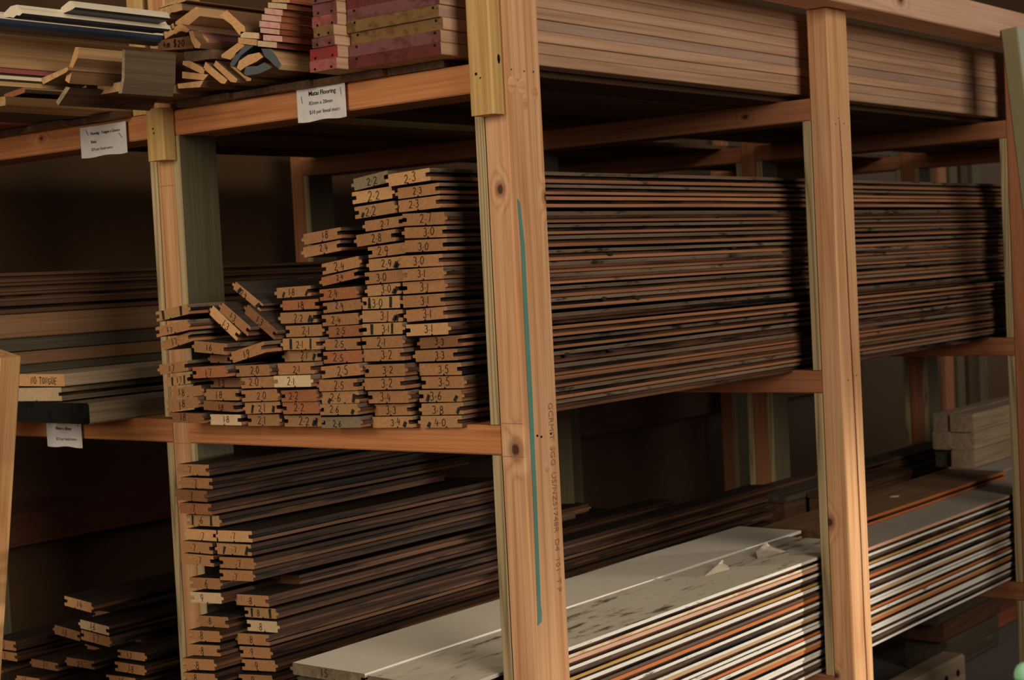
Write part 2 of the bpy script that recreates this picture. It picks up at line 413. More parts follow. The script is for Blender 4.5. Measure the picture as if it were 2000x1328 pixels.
# ------------------------------------------------------------------ rack frame
FR = (0.0, 1.08, 2.16, 3.24)
ROWY = ((0.0, 0.047), (0.793, 0.840), (1.555, 1.602))
FN = ('in the nearest frame', 'in the second frame', 'in the third frame', 'in the farthest frame')
RN = ('front', 'middle-row', 'back-row')
for i, X in enumerate(FR):
    for j, (y0, y1) in enumerate(ROWY):
        mat = 'post_pine'; top = 1.05
        if j == 0 and i > 0: top = 0.749
        if j: mat = 'red_pine' if i else 'post_pine'
        if j and i: top = .62
        if (i, j) == (0, 0): mat = 'corner_pine'
        if (i, j) == (1, 0): mat = 'second_post_pine'
        if i >= 2: mat = 'red_pine'
        p = timber('rack_post', 'Z', (X + .045, (y0 + y1) / 2, FLOOR), top - FLOOR, y1 - y0, .09, [mat, mat])
        lab = {(0, 0): 'orange pine corner post with a teal paint line, nearest the camera',
               (0, 1): 'orange pine upright between the two open shelf bays at the left',
               (1, 0): 'pine upright with a long crack down its lit side, second along the front',
               (2, 0): 'reddish pine front upright at the right edge beside the leaning green post'}.get((i, j), 'reddish pine %s upright %s' % (RN[j], FN[i]))
        tag(p, lab, 'post', 'uprights of the timber rack')
        if (i, j) == (0, 0):
            # teal crayon line, stamped grade mark, nails
            L_ = [(.0134, .3511), (.0165, .2779), (.0152, .18), (.0149, .0539), (.0147, -.1072), (.0118, -.2848), (.0116, -.30), (.0104, -.3186)]
            R_ = [(.0176, .3456), (.0242, .2777), (.0235, .18), (.024, .0531), (.0225, -.1082), (.0184, -.286), (.0202, -.30), (.0187, -.3146)]
            bm = bmesh.new(); pv = None
            for a, b in zip(L_, [(x + .0022, z) for x, z in R_]):
                c = (bm.verts.new((a[0], -.0006, a[1])), bm.verts.new((b[0], -.0006, b[1])))
                if pv: bm.faces.new((pv[0], pv[1], c[1], c[0]))
                pv = c
            link('paint_line', mesh_from(bm, 'paint_line', ['teal_paint']), p, Matrix.Identity(4))['label'] = 'wavering teal paint line'
            st = text_mesh('grade_stamp', 'GCRMIT  SGG  US/NZS1748R  D4  101  T P', .0165, 'stamp_ink')
            mw = Matrix(((0, 1, 0, .066), (0, 0, -1, -.0006), (-1, 0, 0, .028), (0, 0, 0, 1)))
            link('grade_stamp', st, p, mw)
            for (x, z, r) in ((.0145, .5511, .0016), (.0468, .5505, .0016), (.0705, .5512, .002), (.0337, -.0214, .002), (.0441, -.0242, .002), (.0692, -.0221, .002)):
                bm = bmesh.new(); bmesh.ops.create_cone(bm, cap_ends=True, segments=12, radius1=r, radius2=r * .8, depth=.0016, matrix=Matrix.Translation((x, -.0006, z)) @ Matrix.Rotation(math.pi / 2, 4, 'X'))
                link('nail_head', mesh_from(bm, 'nail_head', ['steel' if z > .3 else 'nail_hole']), p, Matrix.Identity(4))
            for (x, z, r) in ((.0155, .527, .011), (.040, .526, .010), (.031, .541, .006), (.072, .518, .008), (.045, .50, .008), (.075, -.045, .007), (.055, -.075, .006)):   # hammer dents
                bm = bmesh.new(); bmesh.ops.create_uvsphere(bm, u_segments=16, v_segments=8, radius=r)
                for v in bm.verts: v.co.y *= .09; v.co.z *= 1.25
                link('hammer_dent', mesh_from(bm, 'hammer_dent', ['corner_pine']), p, Matrix.Translation((x, 0, z)))
        if (i, j) == (1, 0):
            cr = [(.038, .52), (.042, .44), (.041, .36), (.044, .22), (.046, .1), (.049, .0), (.052, -.1), (.054, -.25), (.0555, -.4), (.0545, -.55), (.057, -.66), (.055, -.8)]
            bm = bmesh.new(); pv = None
            for q, (x, z) in enumerate(cr):
                wd = .0007 + .0016 * min(1, q / 5) + .0006 * (q % 2)
                c = (bm.verts.new((1.08 + x - wd, -.0005, z)), bm.verts.new((1.08 + x + wd, -.0005, z)))
                if pv: bm.faces.new((pv[0], pv[1], c[1], c[0]))
                pv = c
            link('crack', mesh_from(bm, 'crack', ['crack_dark']), p, Matrix.Identity(4))
            for (x, z) in ((.028, -.025), (.052, -.018), (.066, -.018), (.02, .51), (.035, .523), (.058, .513)):
                bm = bmesh.new(); bmesh.ops.create_cone(bm, cap_ends=True, segments=10, radius1=.0016, radius2=.001, depth=.0014, matrix=Matrix.Translation((1.08 + x, -.0004, z)) @ Matrix.Rotation(math.pi / 2, 4, 'X'))
                link('nail_head', mesh_from(bm, 'nail_head', ['nail_hole']), p, Matrix.Identity(4))

LEVELS = (('lower', -.70, -.652), ('middle', -.050, -.0025), ('upper', .521, .567))
for i, X in enumerate(FR):
    for b, (ya, yb) in enumerate(((.047, .793), (.840, 1.555))):
        for lv, z0, z1 in LEVELS:
            if b == 1 and lv == 'middle': z1 -= .004
            mt = 'beam_pine' if i == 0 else 'red_pine'
            if (i, b, lv) == (0, 1, 'upper'): mt = 'knotty_beam'
            if (i, b, lv) == (1, 0, 'upper'): mt = 'knotty_red_beam'
            bm_ = timber('shelf_beam', 'Y', (X + .045, ya, (z0 + z1) / 2), yb - ya, .09, z1 - z0, [mt, mt])
            tag(bm_, '%s pine beam under the %s shelf, %s bay, %s' % ('orange' if i == 0 else 'reddish', lv, ('front', 'rear')[b], FN[i]), 'beam', 'cross beams of the timber rack')
    # packers that carry the beams, one length between each pair of beams
    for j, (yp, side) in enumerate(((.057, 'front'), (.783, 'middle'), (.850, 'middle rear'), (1.545, 'back'))):
        z = FLOOR
        for q, (lv, z0, z1) in enumerate(LEVELS):
            a, c = z + .001, z0 - .0005
            pk = timber('packer_board', 'Z', (X + .045, yp, a), c - a, .019, .09, ['packer_edge', 'packer_face'], chamfer=.001,
                        faces={'bottom': 0, 'top': 0, 'left': 1, 'right': 1})
            tag(pk, 'grey-green packer board under the %s beam, %s post, %s' % (lv, side, FN[i]), 'board', 'packer boards beside the uprights')
            z = z1

lt = timber('lintel', 'X', (.092, 0, .787), 3.3, .09, .072, ['lintel_pine', 'lintel_pine'])
tag(lt, 'pale pink pine lintel with a knot along the top right of the rack', 'beam')
cb = timber('cover_block', 'Z', (-.0157, .0262, .4815), .60, .0465, .030, ['block_pine', 'block_pine'], chamfer=.003)
tag(cb, 'yellow pine cleat nailed over the top of the corner post', 'block')
for (x, y, z, r) in ((-.0312, .033, .545, .0022), (-.0312, .025, .538, .0013)):
    bm = bmesh.new(); bmesh.ops.create_cone(bm, cap_ends=True, segments=10, radius1=r, radius2=r, depth=.001, matrix=Matrix.Translation((x, y, z)) @ Matrix.Rotation(math.pi / 2, 4, 'Y'))
    link('nail_head', mesh_from(bm, 'nail_head', ['nail_hole']), cb, Matrix.Identity(4))
bm = bmesh.new(); bmesh.ops.create_uvsphere(bm, u_segments=12, v_segments=6, radius=.005)
for v in bm.verts: v.co.y *= .12; v.co.z *= 1.5; v.co.x *= .7
link('knot_hole', mesh_from(bm, 'knot_hole', ['nail_hole']), cb, Matrix.Translation((-.011, .0029, .566)))
ls = timber('cleat_block', 'Z', (-.0162, .8030, .4755), .0955, .0465, .031, ['block_pine', 'block_pine'], chamfer=.003)
tag(ls, 'cream pine cleat block nailed under the top shelf between the two left bays', 'block')
us = timber('upper_stud', 'Z', (.045, .879, .568), .48, .045, .09, ['block_pine', 'block_pine'])
tag(us, 'cream pine stud rising behind the mouldings at the top left', 'stud')
for (y, z) in ((.803, .526), (.805, .534)):
    bm = bmesh.new(); bmesh.ops.create_cone(bm, cap_ends=True, segments=10, radius1=.0017, radius2=.0015, depth=.001, matrix=Matrix.Translation((-.0322, y, z)) @ Matrix.Rotation(math.pi / 2, 4, 'Y'))
    link('nail_head', mesh_from(bm, 'nail_head', ['nail_hole']), ls, Matrix.Identity(4))
rail = timber('wall_rail', 'X', (-1.0, 1.70, -.288), 5.6, (.038), .108, ['dark_rail', 'dark_rail'])
tag(rail, 'dark red-brown plank fixed along the back wall behind the rack', 'plank')
st = timber('wall_stud', 'Z', (3.42, 1.66, FLOOR), 2.3, .045, .045, ['red_pine', 'red_pine'])
tag(st, 'narrow reddish stud standing by the back wall beyond the far frame', 'stud')

# leaning pieces
def lean(name, top, bot, w, t, mats, label, cat, es=None):
    top = Vector(top); bot = Vector(bot); L = (top - bot).length; ax = (top - bot).normalized()
    yv = Vector((0, 1, 0)) - ax * ax.y; yv.normalize(); zv = ax.cross(yv)
    M = Matrix((ax, yv, zv)).transposed().to_4x4(); M.translation = bot
    me = mesh_from(prism_bm(rect_poly(w, t, .003), L, 1, 0, es), name, mats)
    return tag(link(name, me, None, M), label, cat)
for q, (x, w_, m_) in enumerate(((5.33, .05, 'old_dark'), (5.46, .08, 'red_pine'), (5.60, .07, 'packer_face'), (5.73, .06, 'old_dark'), (5.88, .08, 'packer_face'))):
    o = timber('upright_board', 'Z', (x, 1.66, FLOOR), 1.9, .03, w_ + .02, [m_, m_])
    tag(o, '%s board standing upright against the back wall beyond the far frame' % ('first dark', 'reddish', 'first grey-green', 'second dark', 'last grey-green')[q], 'board', 'boards standing against the back wall')
# pencil lines squared round the posts at beam level
for nm_, x0_, y0_, y1_ in (('orange pine corner post', -.0004, .001, .046), ('orange pine upright between', -.0004, .794, .839)):
    par = [o for o in COL.objects if o.get('label', '').startswith(nm_)][0]
    for z in (.0005, -.0515) if y0_ < .5 else (-.0515, .43):
        bm = bmesh.new(); vs = [bm.verts.new(v) for v in ((x0_, y0_, z), (x0_, y1_, z), (x0_, y1_, z + .0009), (x0_, y0_, z + .0009))]; bm.faces.new(vs)
        link('pencil_line', mesh_from(bm, 'pencil_line', ['stamp_ink']), par, Matrix.Identity(4))
lean('leaning_plank', (-.35, .8825, .148), (-.35, 1.145, FLOOR + .01), .115, .044, ['lean_pine', 'lean_pine'], 'brown pine plank leaning at the far left in front of the shelf', 'plank')
gp = lean('leaning_post', (1.945, -.068, .768), (1.945, -.225, FLOOR + .005), .0415, .085, ['sage_paint', 'sage_paint', 'sage_light'], 'sage green painted post leaning against the right end of the rack', 'post', lambda i: 2 if i in (6, 7, 0) else 1)
stake = bpy.data.objects.new('garden_stake', None); COL.objects.link(stake); stake.location = (-.509, -.981, FLOOR)
tag(stake, 'green garden stake with a rounded cap at the bottom right corner', 'stake')
bm = bmesh.new(); bmesh.ops.create_cone(bm, cap_ends=True, segments=16, radius1=.0045, radius2=.0045, depth=.915, matrix=Matrix.Translation((0, 0, .4575)))
link('stake_shaft', mesh_from(bm, 'stake_shaft', ['green_plastic']), stake)
bm = bmesh.new(); bmesh.ops.create_uvsphere(bm, u_segments=20, v_segments=12, radius=.0098)
for v in bm.verts: v.co.z *= 1.25
o = link('stake_cap', mesh_from(bm, 'stake_cap', ['pale_plastic']), stake); o.location = (0, 0, .928)
bm = bmesh.new(); bmesh.ops.create_cone(bm, cap_ends=True, segments=20, radius1=.006, radius2=.0102, depth=.012)
o = link('stake_collar', mesh_from(bm, 'stake_collar', ['green_plastic']), stake); o.location = (0, 0, .920)

# ------------------------------------------------------------------ signs
def sign(y_left, y_right, z0, z1, lines, label, staples):
    w = y_left - y_right; h = z1 - z0; bm = bmesh.new(); n = 10; rows = []
    for s in range(2):
        rows.append([])
        for i in range(n + 1):
            u = i / n; xx = -.0042 - .0025 * (2 * u - 1) ** 4 - (0.0004 if s else 0)
            rows[s].append((bm.verts.new((xx - .0, y_left - w * u, z0 - .0012 * math.sin(u * 9))), bm.verts.new((xx, y_left - w * u, z1))))
    for s in range(2):
        for i in range(n):
            a, b = rows[s][i], rows[s][i + 1]; bm.faces.new((a[0], b[0], b[1], a[1]))
    for i in range(n):
        for q in (0, 1): bm.faces.new((rows[0][i][q], rows[0][i + 1][q], rows[1][i + 1][q], rows[1][i][q]))
    for i in (0, n): bm.faces.new((rows[0][i][0], rows[0][i][1], rows[1][i][1], rows[1][i][0]))
    p = tag(link('price_sign', mesh_from(bm, 'price_sign', ['paper'])), label, 'sign', 'paper price signs stapled to the beams')
    for (txt, size, u, v, bold) in lines:
        me = text_mesh('sign_lettering', txt, size, 'print_ink' if not bold else 'ink', bold)
        M = Matrix(((0, 0, -1, -.0054), (-1, 0, 0, y_left - u * w), (0, 1, 0, z0 + v * h), (0, 0, 0, 1)))
        link('sign_lettering', me, p, M)
    for (u, v, a) in staples:
        bm = bmesh.new(); bmesh.ops.create_cube(bm, size=1.0)
        for vv in bm.verts: vv.co = Vector((vv.co.x * .0008, vv.co.y * .0014, vv.co.z * .013))
        link('staple', mesh_from(bm, 'staple', ['steel']), p, Matrix.Translation((-.0056, y_left - u * w, z0 + v * h)) @ Matrix.Rotation(math.radians(a), 4, 'X'))
    return p
sign(.4515, .3362, .5115, .5672, [('Matai Flooring', .0112, .23, .77, .00012), ('82mm x 20mm', .0092, .23, .49, 0), ('$10 per lineal metre', .0092, .23, .215, 0)],
     'white paper sign reading Matai Flooring on the front upper beam', ((.09, .68, -8), (.90, .78, -6)))
sign(1.0545, .9140, .5012, .5600, [('Flooring - Tongue n Groove', .0079, .21, .72, .00012), ('Rimu', .0079, .21, .45, .0001), ('$20 per lineal metre', .0079, .21, .2, 0)],
     'white paper sign reading Flooring Tongue n Groove on the left upper beam', ((.14, .82, -30), (.86, .58, -45)))
sign(1.2240, 1.1095, -.0672, -.006, [('90mm x 20mm', .0084, .24, .56, .0001), ('$12 per lineal metre', .0084, .24, .22, 0)],
     'white paper sign half hidden under the charred timber on the left middle beam', ((.08, .83, -20), (.9, .80, 0)))

# ------------------------------------------------------------------ middle shelf boards
BOARDS = [
    ('G', '2.3', 'L', 'l', -0.016, 0.1959, 0.3987, 2.3, 0.0905, 0.0199),
    ('G', '2.3', 'L', 'o', -0.008, 0.185, 0.3761, 1.7, 0.0905, 0.0176),
    ('G', '23', 'L', 'o', -0.008, 0.1872, 0.3551, 1.5, 0.0905, 0.0194),
    ('G', '27', 'R', 'o', -0.008, 0.1756, 0.3303, -1.4, 0.0905, 0.0197),
    ('G', '30', 'L', 'o', -0.008, 0.1742, 0.3089, -1.6, 0.0905, 0.0176),
    ('G', '30', 'L', 'o', -0.01, 0.1701, 0.2875, -0.8, 0.0905, 0.0192),
    ('G', '30', 'L', 'o', -0.01, 0.1805, 0.2632, -0.4, 0.0905, 0.0192),
    ('G', '3.1', 'R', 'o', -0.01, 0.1789, 0.2418, 0.6, 0.0879, 0.019),
    ('G', '3.1', 'R', 'o', -0.01, 0.1845, 0.2211, 1.1, 0.0905, 0.0189),
    ('G', '31', 'L', 'o', -0.008, 0.1848, 0.1988, 1.0, 0.0905, 0.0195),
    ('G', '3.1', 'L', 'o', -0.008, 0.1819, 0.1766, 2.6, 0.0892, 0.0195),
    ('G', '3.1', 'R', 'l', -0.012, 0.1754, 0.1523, 1.2, 0.0905, 0.0189),
    ('G', '33', 'L', 'd', -0.008, 0.1527, 0.1313, 2.2, 0.0905, 0.0178),
    ('G', '3.3', 'L', 'o', -0.008, 0.1616, 0.1101, 1.5, 0.0902, 0.0183),
    ('G', '3.5', 'L', 'o', -0.008, 0.1591, 0.0873, 0.7, 0.09, 0.0195),
    ('G', '3.5', 'R', 'o', -0.008, 0.1577, 0.0658, 0.9, 0.0905, 0.0195),
    ('G', '3.6', 'R', 's', -0.008, 0.159, 0.0443, 1.2, 0.0905, 0.0195),
    ('G', '3.8', 'L', 's', -0.008, 0.1555, 0.0234, 1.9, 0.0896, 0.0189),
    ('G', '4.0', 'L', 's', -0.008, 0.1596, 0.0026, 1.6, 0.0877, 0.0192),
    ('F', '2.2', 'L', 'y', -0.008, 0.2853, 0.4002, 6.0, 0.0787, 0.0197),
    ('F', '2.2', 'R', 'l', -0.008, 0.2905, 0.3764, 2.5, 0.0905, 0.0199),
    ('F', '2.2', 'R', 's', -0.008, 0.2825, 0.3515, 3.0, 0.0905, 0.0199),
    ('F', '27', 'L', 'o', -0.008, 0.2668, 0.328, 2.6, 0.0851, 0.0173),
    ('F', '28', 'L', 'o', -0.008, 0.2827, 0.3053, 3.5, 0.0882, 0.0195),
    ('F', '2.9', 'R', 'o', -0.008, 0.261, 0.2839, 2.9, 0.0832, 0.0181),
    ('F', '29', 'L', 's', -0.008, 0.2666, 0.2622, 1.7, 0.0741, 0.019),
    ('F', '3.0', 'R', 'o', -0.008, 0.2708, 0.2404, 1.3, 0.0886, 0.0196),
    ('F', '3.0', 'L', 's', -0.008, 0.2715, 0.2194, 1.7, 0.0743, 0.0177),
    ('F', '30', 'R', 'k', -0.008, 0.2804, 0.1983, 0.3, 0.0845, 0.0199),
    ('F', '31', 'L', 's', -0.008, 0.2782, 0.176, -0.1, 0.0905, 0.0194),
    ('F', '3.1', 'R', 'k', -0.018, 0.2726, 0.1549, 0.8, 0.0894, 0.0191),
    ('F', '21', 'R', 'o', -0.024, 0.2686, 0.1332, 1.1, 0.0905, 0.0191),
    ('F', '3.2', 'L', 'o', -0.026, 0.2636, 0.1124, 0.9, 0.0905, 0.0197),
    ('F', '3.2', 'R', 'o', -0.032, 0.2557, 0.0877, 1.3, 0.0899, 0.0199),
    ('F', '32', 'L', 'o', -0.036, 0.2549, 0.0661, 1.4, 0.089, 0.0195),
    ('F', '34', 'R', 'o', -0.026, 0.257, 0.0433, 1.3, 0.0887, 0.0199),
    ('F', '33', 'L', 'o', -0.016, 0.2618, 0.0209, 1.7, 0.0821, 0.0188),
    ('F', '3.4', 'L', 's', -0.014, 0.2606, 0.0007, 1.6, 0.0905, 0.0185),
    ('E', '1.8', 'L', 'o', -0.008, 0.4065, 0.3151, 4.5, 0.0905, 0.0186),
    ('E', '24', 'L', 'o', -0.008, 0.4167, 0.2936, 5.3, 0.0905, 0.0182),
    ('E', '2.4', 'R', 'o', -0.008, 0.3752, 0.2635, 6.4, 0.0887, 0.0187),
    ('E', '24', 'L', 'r', -0.008, 0.3804, 0.243, 7.4, 0.0874, 0.0149),
    ('E', '2.4', 'R', 'r', -0.008, 0.375, 0.2161, 1.8, 0.0862, 0.0194),
    ('E', '24', 'R', 'o', -0.008, 0.3712, 0.1948, 3.0, 0.089, 0.0172),
    ('E', '24', 'R', 'o', -0.012, 0.3783, 0.1722, 1.6, 0.0858, 0.0189),
    ('E', '25', 'L', 'r', -0.016, 0.3618, 0.1524, 1.3, 0.0806, 0.0185),
    ('E', '25', 'L', 'o', -0.022, 0.3599, 0.131, 0.6, 0.0831, 0.0185),
    ('E', '25', 'R', 'r', -0.03, 0.3582, 0.1099, 1.5, 0.0894, 0.0195),
    ('E', '25', 'R', 'o', -0.042, 0.3493, 0.0877, 3.7, 0.0905, 0.0199),
    ('E', '25', 'L', 'o', -0.05, 0.3482, 0.0647, 1.5, 0.0893, 0.0193),
    ('E', '26', 'L', 's', -0.05, 0.3489, 0.0434, 1.8, 0.0867, 0.0199),
    ('E', '26', 'R', 's', -0.056, 0.3499, 0.0238, 1.4, 0.0876, 0.0184),
    ('E', '26', 'R', 'y', -0.044, 0.3555, 0.0012, 1.7, 0.0905, 0.0184),
    ('D', '1.8', 'L', 's', -0.008, 0.4946, 0.2225, 1.1, 0.0852, 0.0181),
    ('D', '1.8', 'L', 'r', -0.008, 0.4735, 0.1999, 0.6, 0.0891, 0.017),
    ('D', '22', 'L', 's', -0.008, 0.4789, 0.1777, 0.4, 0.0897, 0.019),
    ('D', '2.1', 'R', 'o', -0.008, 0.4687, 0.1544, 0.7, 0.0889, 0.0196),
    ('D', '2.1', 'L', 'k', -0.03, 0.4506, 0.1331, 0.3, 0.0905, 0.0199),
    ('D', '2.1', 'L', 's', -0.014, 0.4657, 0.1118, 1.0, 0.0902, 0.0186),
    ('D', '21', 'L', 'o', -0.048, 0.4511, 0.092, 1.3, 0.0895, 0.0194),
    ('D', '2.1', 'R', 'p', -0.062, 0.4427, 0.0719, 1.0, 0.0895, 0.0198),
    ('D', '2.2', 'R', 'r', -0.054, 0.4389, 0.0464, 1.6, 0.0848, 0.0199),
    ('D', '22', 'R', 'r', -0.056, 0.4403, 0.0251, 1.6, 0.0871, 0.0199),
    ('D', '2.2', 'R', 's', -0.044, 0.4501, 0.0014, 1.2, 0.0899, 0.0194),
    ('C', '1.9', 'L', 'o', -0.068, 0.5448, 0.1222, 12.0, 0.0868, 0.0193),
    ('C', '20', 'R', 'o', -0.066, 0.5431, 0.09, 1.5, 0.0859, 0.0192),
    ('C', '2.0', 'R', 'o', -0.06, 0.5356, 0.0689, 1.5, 0.0881, 0.0188),
    ('C', '20', 'R', 'o', -0.064, 0.5309, 0.0466, 1.9, 0.0904, 0.0199),
    ('C', '2.1', 'L', 's', -0.056, 0.532, 0.0246, 2.4, 0.0891, 0.0195),
    ('C', '2.1', 'R', 'o', -0.052, 0.5396, 0.002, 1.3, 0.0803, 0.0199),
    ('B', '16', 'L', 'o', -0.076, 0.6359, 0.1312, -4.1, 0.0874, 0.0199),
    ('B', '17', 'R', 'r', -0.084, 0.6322, 0.0893, 1.9, 0.0864, 0.0199),
    ('B', '1.3', 'R', 'd', -0.058, 0.6269, 0.0679, 0.6, 0.0845, 0.0171),
    ('B', '1.8', 'L', 'o', -0.064, 0.6245, 0.0474, 0.2, 0.0874, 0.0196),
    ('B', '18', 'L', 'd', -0.068, 0.6242, 0.0275, -2.0, 0.0871, 0.0165),
    ('B', '1.8', 'L', 'p', -0.056, 0.6252, 0.0024, 0.3, 0.0813, 0.0189),
    ('A', '', 'R', 'k', -0.088, 0.7157, 0.1956, 7.8, 0.0897, 0.018),
    ('A', '17', 'R', 'o', -0.09, 0.7142, 0.1676, 7.5, 0.0896, 0.018),
    ('A', '1.7', 'L', 'o', -0.076, 0.7188, 0.1446, 11.6, 0.0816, 0.0174),
    ('A', '17', 'L', 'o', -0.088, 0.7201, 0.0977, 5.1, 0.0788, 0.0181),
    ('A', '1.7', 'L', 'k', -0.076, 0.7273, 0.0733, 5.5, 0.0657, 0.0166),
    ('A', '1.8', 'R', 'o', -0.07, 0.716, 0.0517, 5.1, 0.0877, 0.0187),
    ('A', '1.8', 'R', 'o', -0.076, 0.7165, 0.0312, 5.6, 0.0868, 0.0191),
    ('A', '18', 'R', 'd', -0.076, 0.7152, 0.0057, -0.1, 0.0898, 0.0179),
    ('T', '2.4', 'L', 's', -0.012, 0.5955, 0.2182, -32.0, 0.08, 0.0151),
    ('T', '1.3', 'L', 'l', -0.046, 0.6281, 0.1732, -35.4, 0.0836, 0.0196),
    ('T', '1.3', 'L', 'o', -0.04, 0.6017, 0.1795, -33.1, 0.0837, 0.0184),
    ('T', '1.3', 'L', 'd', -0.024, 0.5576, 0.1724, -33.7, 0.0873, 0.0184),
    ('X', '', 'L', 'd', -0.038, 0.6488, 0.109, -1.1, 0.0554, 0.0136),
    ('P', '.7', 'L', 'o', -0.06, 0.7164, -0.0898, 1.0, 0.0862, 0.0199),
    ('P', '.7', 'L', 'o', -0.054, 0.7162, -0.1145, 0.8, 0.0874, 0.0193),
    ('P', '.7', 'L', 'd', -0.064, 0.7177, -0.1358, 0.3, 0.0849, 0.0199),
    ('P', '.7', 'L', 'r', -0.06, 0.7165, -0.1605, 1.1, 0.0862, 0.0197),
    ('P', '.6', 'R', 'k', -0.048, 0.7137, -0.1837, 1.6, 0.0905, 0.0199),
    ('P', '.7', 'L', 'l', -0.048, 0.7187, -0.2102, 1.3, 0.0833, 0.0199),
    ('Q', '.7', 'L', 'l', -0.046, 0.6271, -0.2069, 2.5, 0.0905, 0.0199),
    ('P', '.7', 'L', 'o', -0.056, 0.718, -0.2313, 0.7, 0.0824, 0.0199),
    ('Q', '.7', 'L', 's', -0.054, 0.6275, -0.2299, 1.8, 0.0905, 0.0199),
    ('P', '.7', 'L', 'o', -0.058, 0.7184, -0.2543, 0.7, 0.0837, 0.0199),
    ('Q', '.7', 'R', 'o', -0.052, 0.6276, -0.2551, 2.2, 0.0905, 0.0198),
    ('Q', '.7', 'R', 'o', -0.048, 0.6278, -0.277, 2.9, 0.0881, 0.0189),
    ('P', '6', 'R', 'o', -0.05, 0.7165, -0.2988, 2.9, 0.084, 0.0199),
    ('P', '9', 'R', 'p', -0.052, 0.7166, -0.3254, 3.3, 0.0841, 0.0194),
    ('Q', '.8', 'L', 'o', -0.014, 0.6278, -0.3286, 2.6, 0.0869, 0.0199),
    ('Q', '8', 'R', 'k', -0.012, 0.6155, -0.3515, 3.0, 0.0829, 0.018),
    ('P', '.8', 'L', 'o', -0.03, 0.7189, -0.3729, 3.2, 0.0829, 0.0199),
    ('Q', '.8', 'R', 'p', -0.012, 0.607, -0.3737, 3.1, 0.079, 0.0199),
    ('P', '.8', 'R', 'o', -0.06, 0.7172, -0.3938, 3.9, 0.0867, 0.0199),
    ('Q', '.8', 'L', 'o', -0.016, 0.6279, -0.3988, 3.7, 0.0847, 0.0199),
    ('P', '.8', 'L', 'o', -0.06, 0.7176, -0.4201, 4.3, 0.0855, 0.0198),
    ('Q', '.9', 'R', 'o', -0.016, 0.6281, -0.4232, 3.9, 0.0811, 0.0199),
    ('P', '.8', 'R', 'o', -0.074, 0.7146, -0.4412, 4.6, 0.088, 0.0199),
    ('Q', '.9', 'R', 'o', -0.02, 0.6215, -0.4459, 4.6, 0.0895, 0.0199),
    ('P', '.8', 'R', 'o', -0.074, 0.7144, -0.4673, 4.9, 0.0881, 0.0199),
    ('Q', '9', 'R', 'o', -0.026, 0.6207, -0.471, 5.0, 0.0896, 0.0199),
    ('Y', '9', 'R', 'd', 0.09, 0.6588, -0.3126, 3.4, 0.0874, 0.0171),
    ('Z', '14', 'R', 'l', -0.03, 1.126, -0.3775, -4.6, 0.0866, 0.0199),
    ('Z', '', 'R', 'd', 0.12, 1.2372, -0.44, 0.6, 0.0851, 0.0163),
    ('Z', '1.6', 'L', 'p', -0.03, 1.0741, -0.4187, -3.5, 0.0905, 0.0178),
    ('Z', '1.7', 'R', 'o', -0.03, 1.0794, -0.4418, -3.6, 0.0905, 0.0199),
    ('Z', '1.8', 'L', 'd', 0.03, 1.25, -0.4602, -4.4, 0.0859, 0.0196),
    ('Z', '13', 'L', 'o', -0.03, 1.3858, -0.4853, 1.3, 0.0905, 0.0197),
    ('Z', '7', 'L', 'o', -0.03, 1.3849, -0.5082, 1.0, 0.0905, 0.0175),
    ('Z', '2.1', 'L', 'd', -0.03, 1.2483, -0.5132, 0.3, 0.0896, 0.0163),
    ('Z', '2.1', 'L', 'd', -0.03, 1.1237, -0.4952, 1.0, 0.0894, 0.0164),
    ('Z', '1.7', 'R', 'o', -0.03, 0.9709, -0.464, 1.2, 0.0827, 0.0155),
    ('Z', '1.8', 'R', 'o', -0.03, 0.9689, -0.4876, 0.7, 0.0898, 0.0184),
    ('Z', '1.6', 'L', 'd', 0.12, 1.1035, -0.4803, 1.8, 0.088, 0.0148),
    ('Z', '1.6', 'R', 'o', -0.03, 1.0005, -0.5156, 1.9, 0.0905, 0.0166),
    ('Z', '1.5', 'L', 'o', -0.03, 1.3048, -0.553, 1.8, 0.0786, 0.0177),
    ('Z', '', 'R', 'd', 0.08, 1.2203, -0.5059, -4.5, 0.0905, 0.0138),
    ('Z', '', 'R', 'd', -0.03, 1.4511, -0.5475, 2.4, 0.0905, 0.014),
]

COLN = {'G': 'rightmost column, middle shelf', 'F': 'second column from right, middle shelf', 'E': 'third column from right, middle shelf',
        'D': 'fourth column from right, middle shelf', 'C': 'fifth column from right, middle shelf', 'B': 'sixth column from right, middle shelf',
        'A': 'leftmost column, middle shelf', 'P': 'left column, lower shelf', 'Q': 'right column, lower shelf'}
CNT = {}
TILTED = ['highest tilted floorboard marked 2.4 leaning on the middle shelf boards', 'leftmost of three tilted floorboards marked 1.3 on the middle shelf',
          'middle one of three tilted floorboards marked 1.3 on the middle shelf', 'rightmost of three tilted floorboards marked 1.3 on the middle shelf']
ZLAB = ['topmost shiny floorboard marked 14 on the dark lower left pile', 'dark floorboard set back just under the topmost one, lower left pile', 'pale floorboard marked 1.6 in the lower left pile',
        'orange floorboard marked 1.7 right under the pale one, lower left pile', 'dim floorboard marked 1.8 jutting left of the pale one, lower left pile', 'upper of two floorboards cut by the left edge of the photo, lower shelf',
        'lower of two stacked floorboards cut by the left edge of the photo, lower shelf', 'dark floorboard marked 2.1 low at left, left of its twin', 'dark floorboard marked 2.1 low at left, right of its twin',
        'floorboard marked 1.7 low beside the post foot, lower left pile', 'floorboard marked 1.8 just under the 1.7 board by the post foot', 'dark floorboard set back close to the post, lower left pile',
        'floorboard cut by the bottom edge of the photo near the post, lower left', 'floorboard cut by the bottom edge of the photo, farther from the post, lower left', 'dark floorboard set back under the orange 1.7 board, lower left pile',
        'lowest dark floorboard cut by the left edge of the photo, lower shelf']
LQ = {'P': .72, 'Q': .8}
TOT = {}
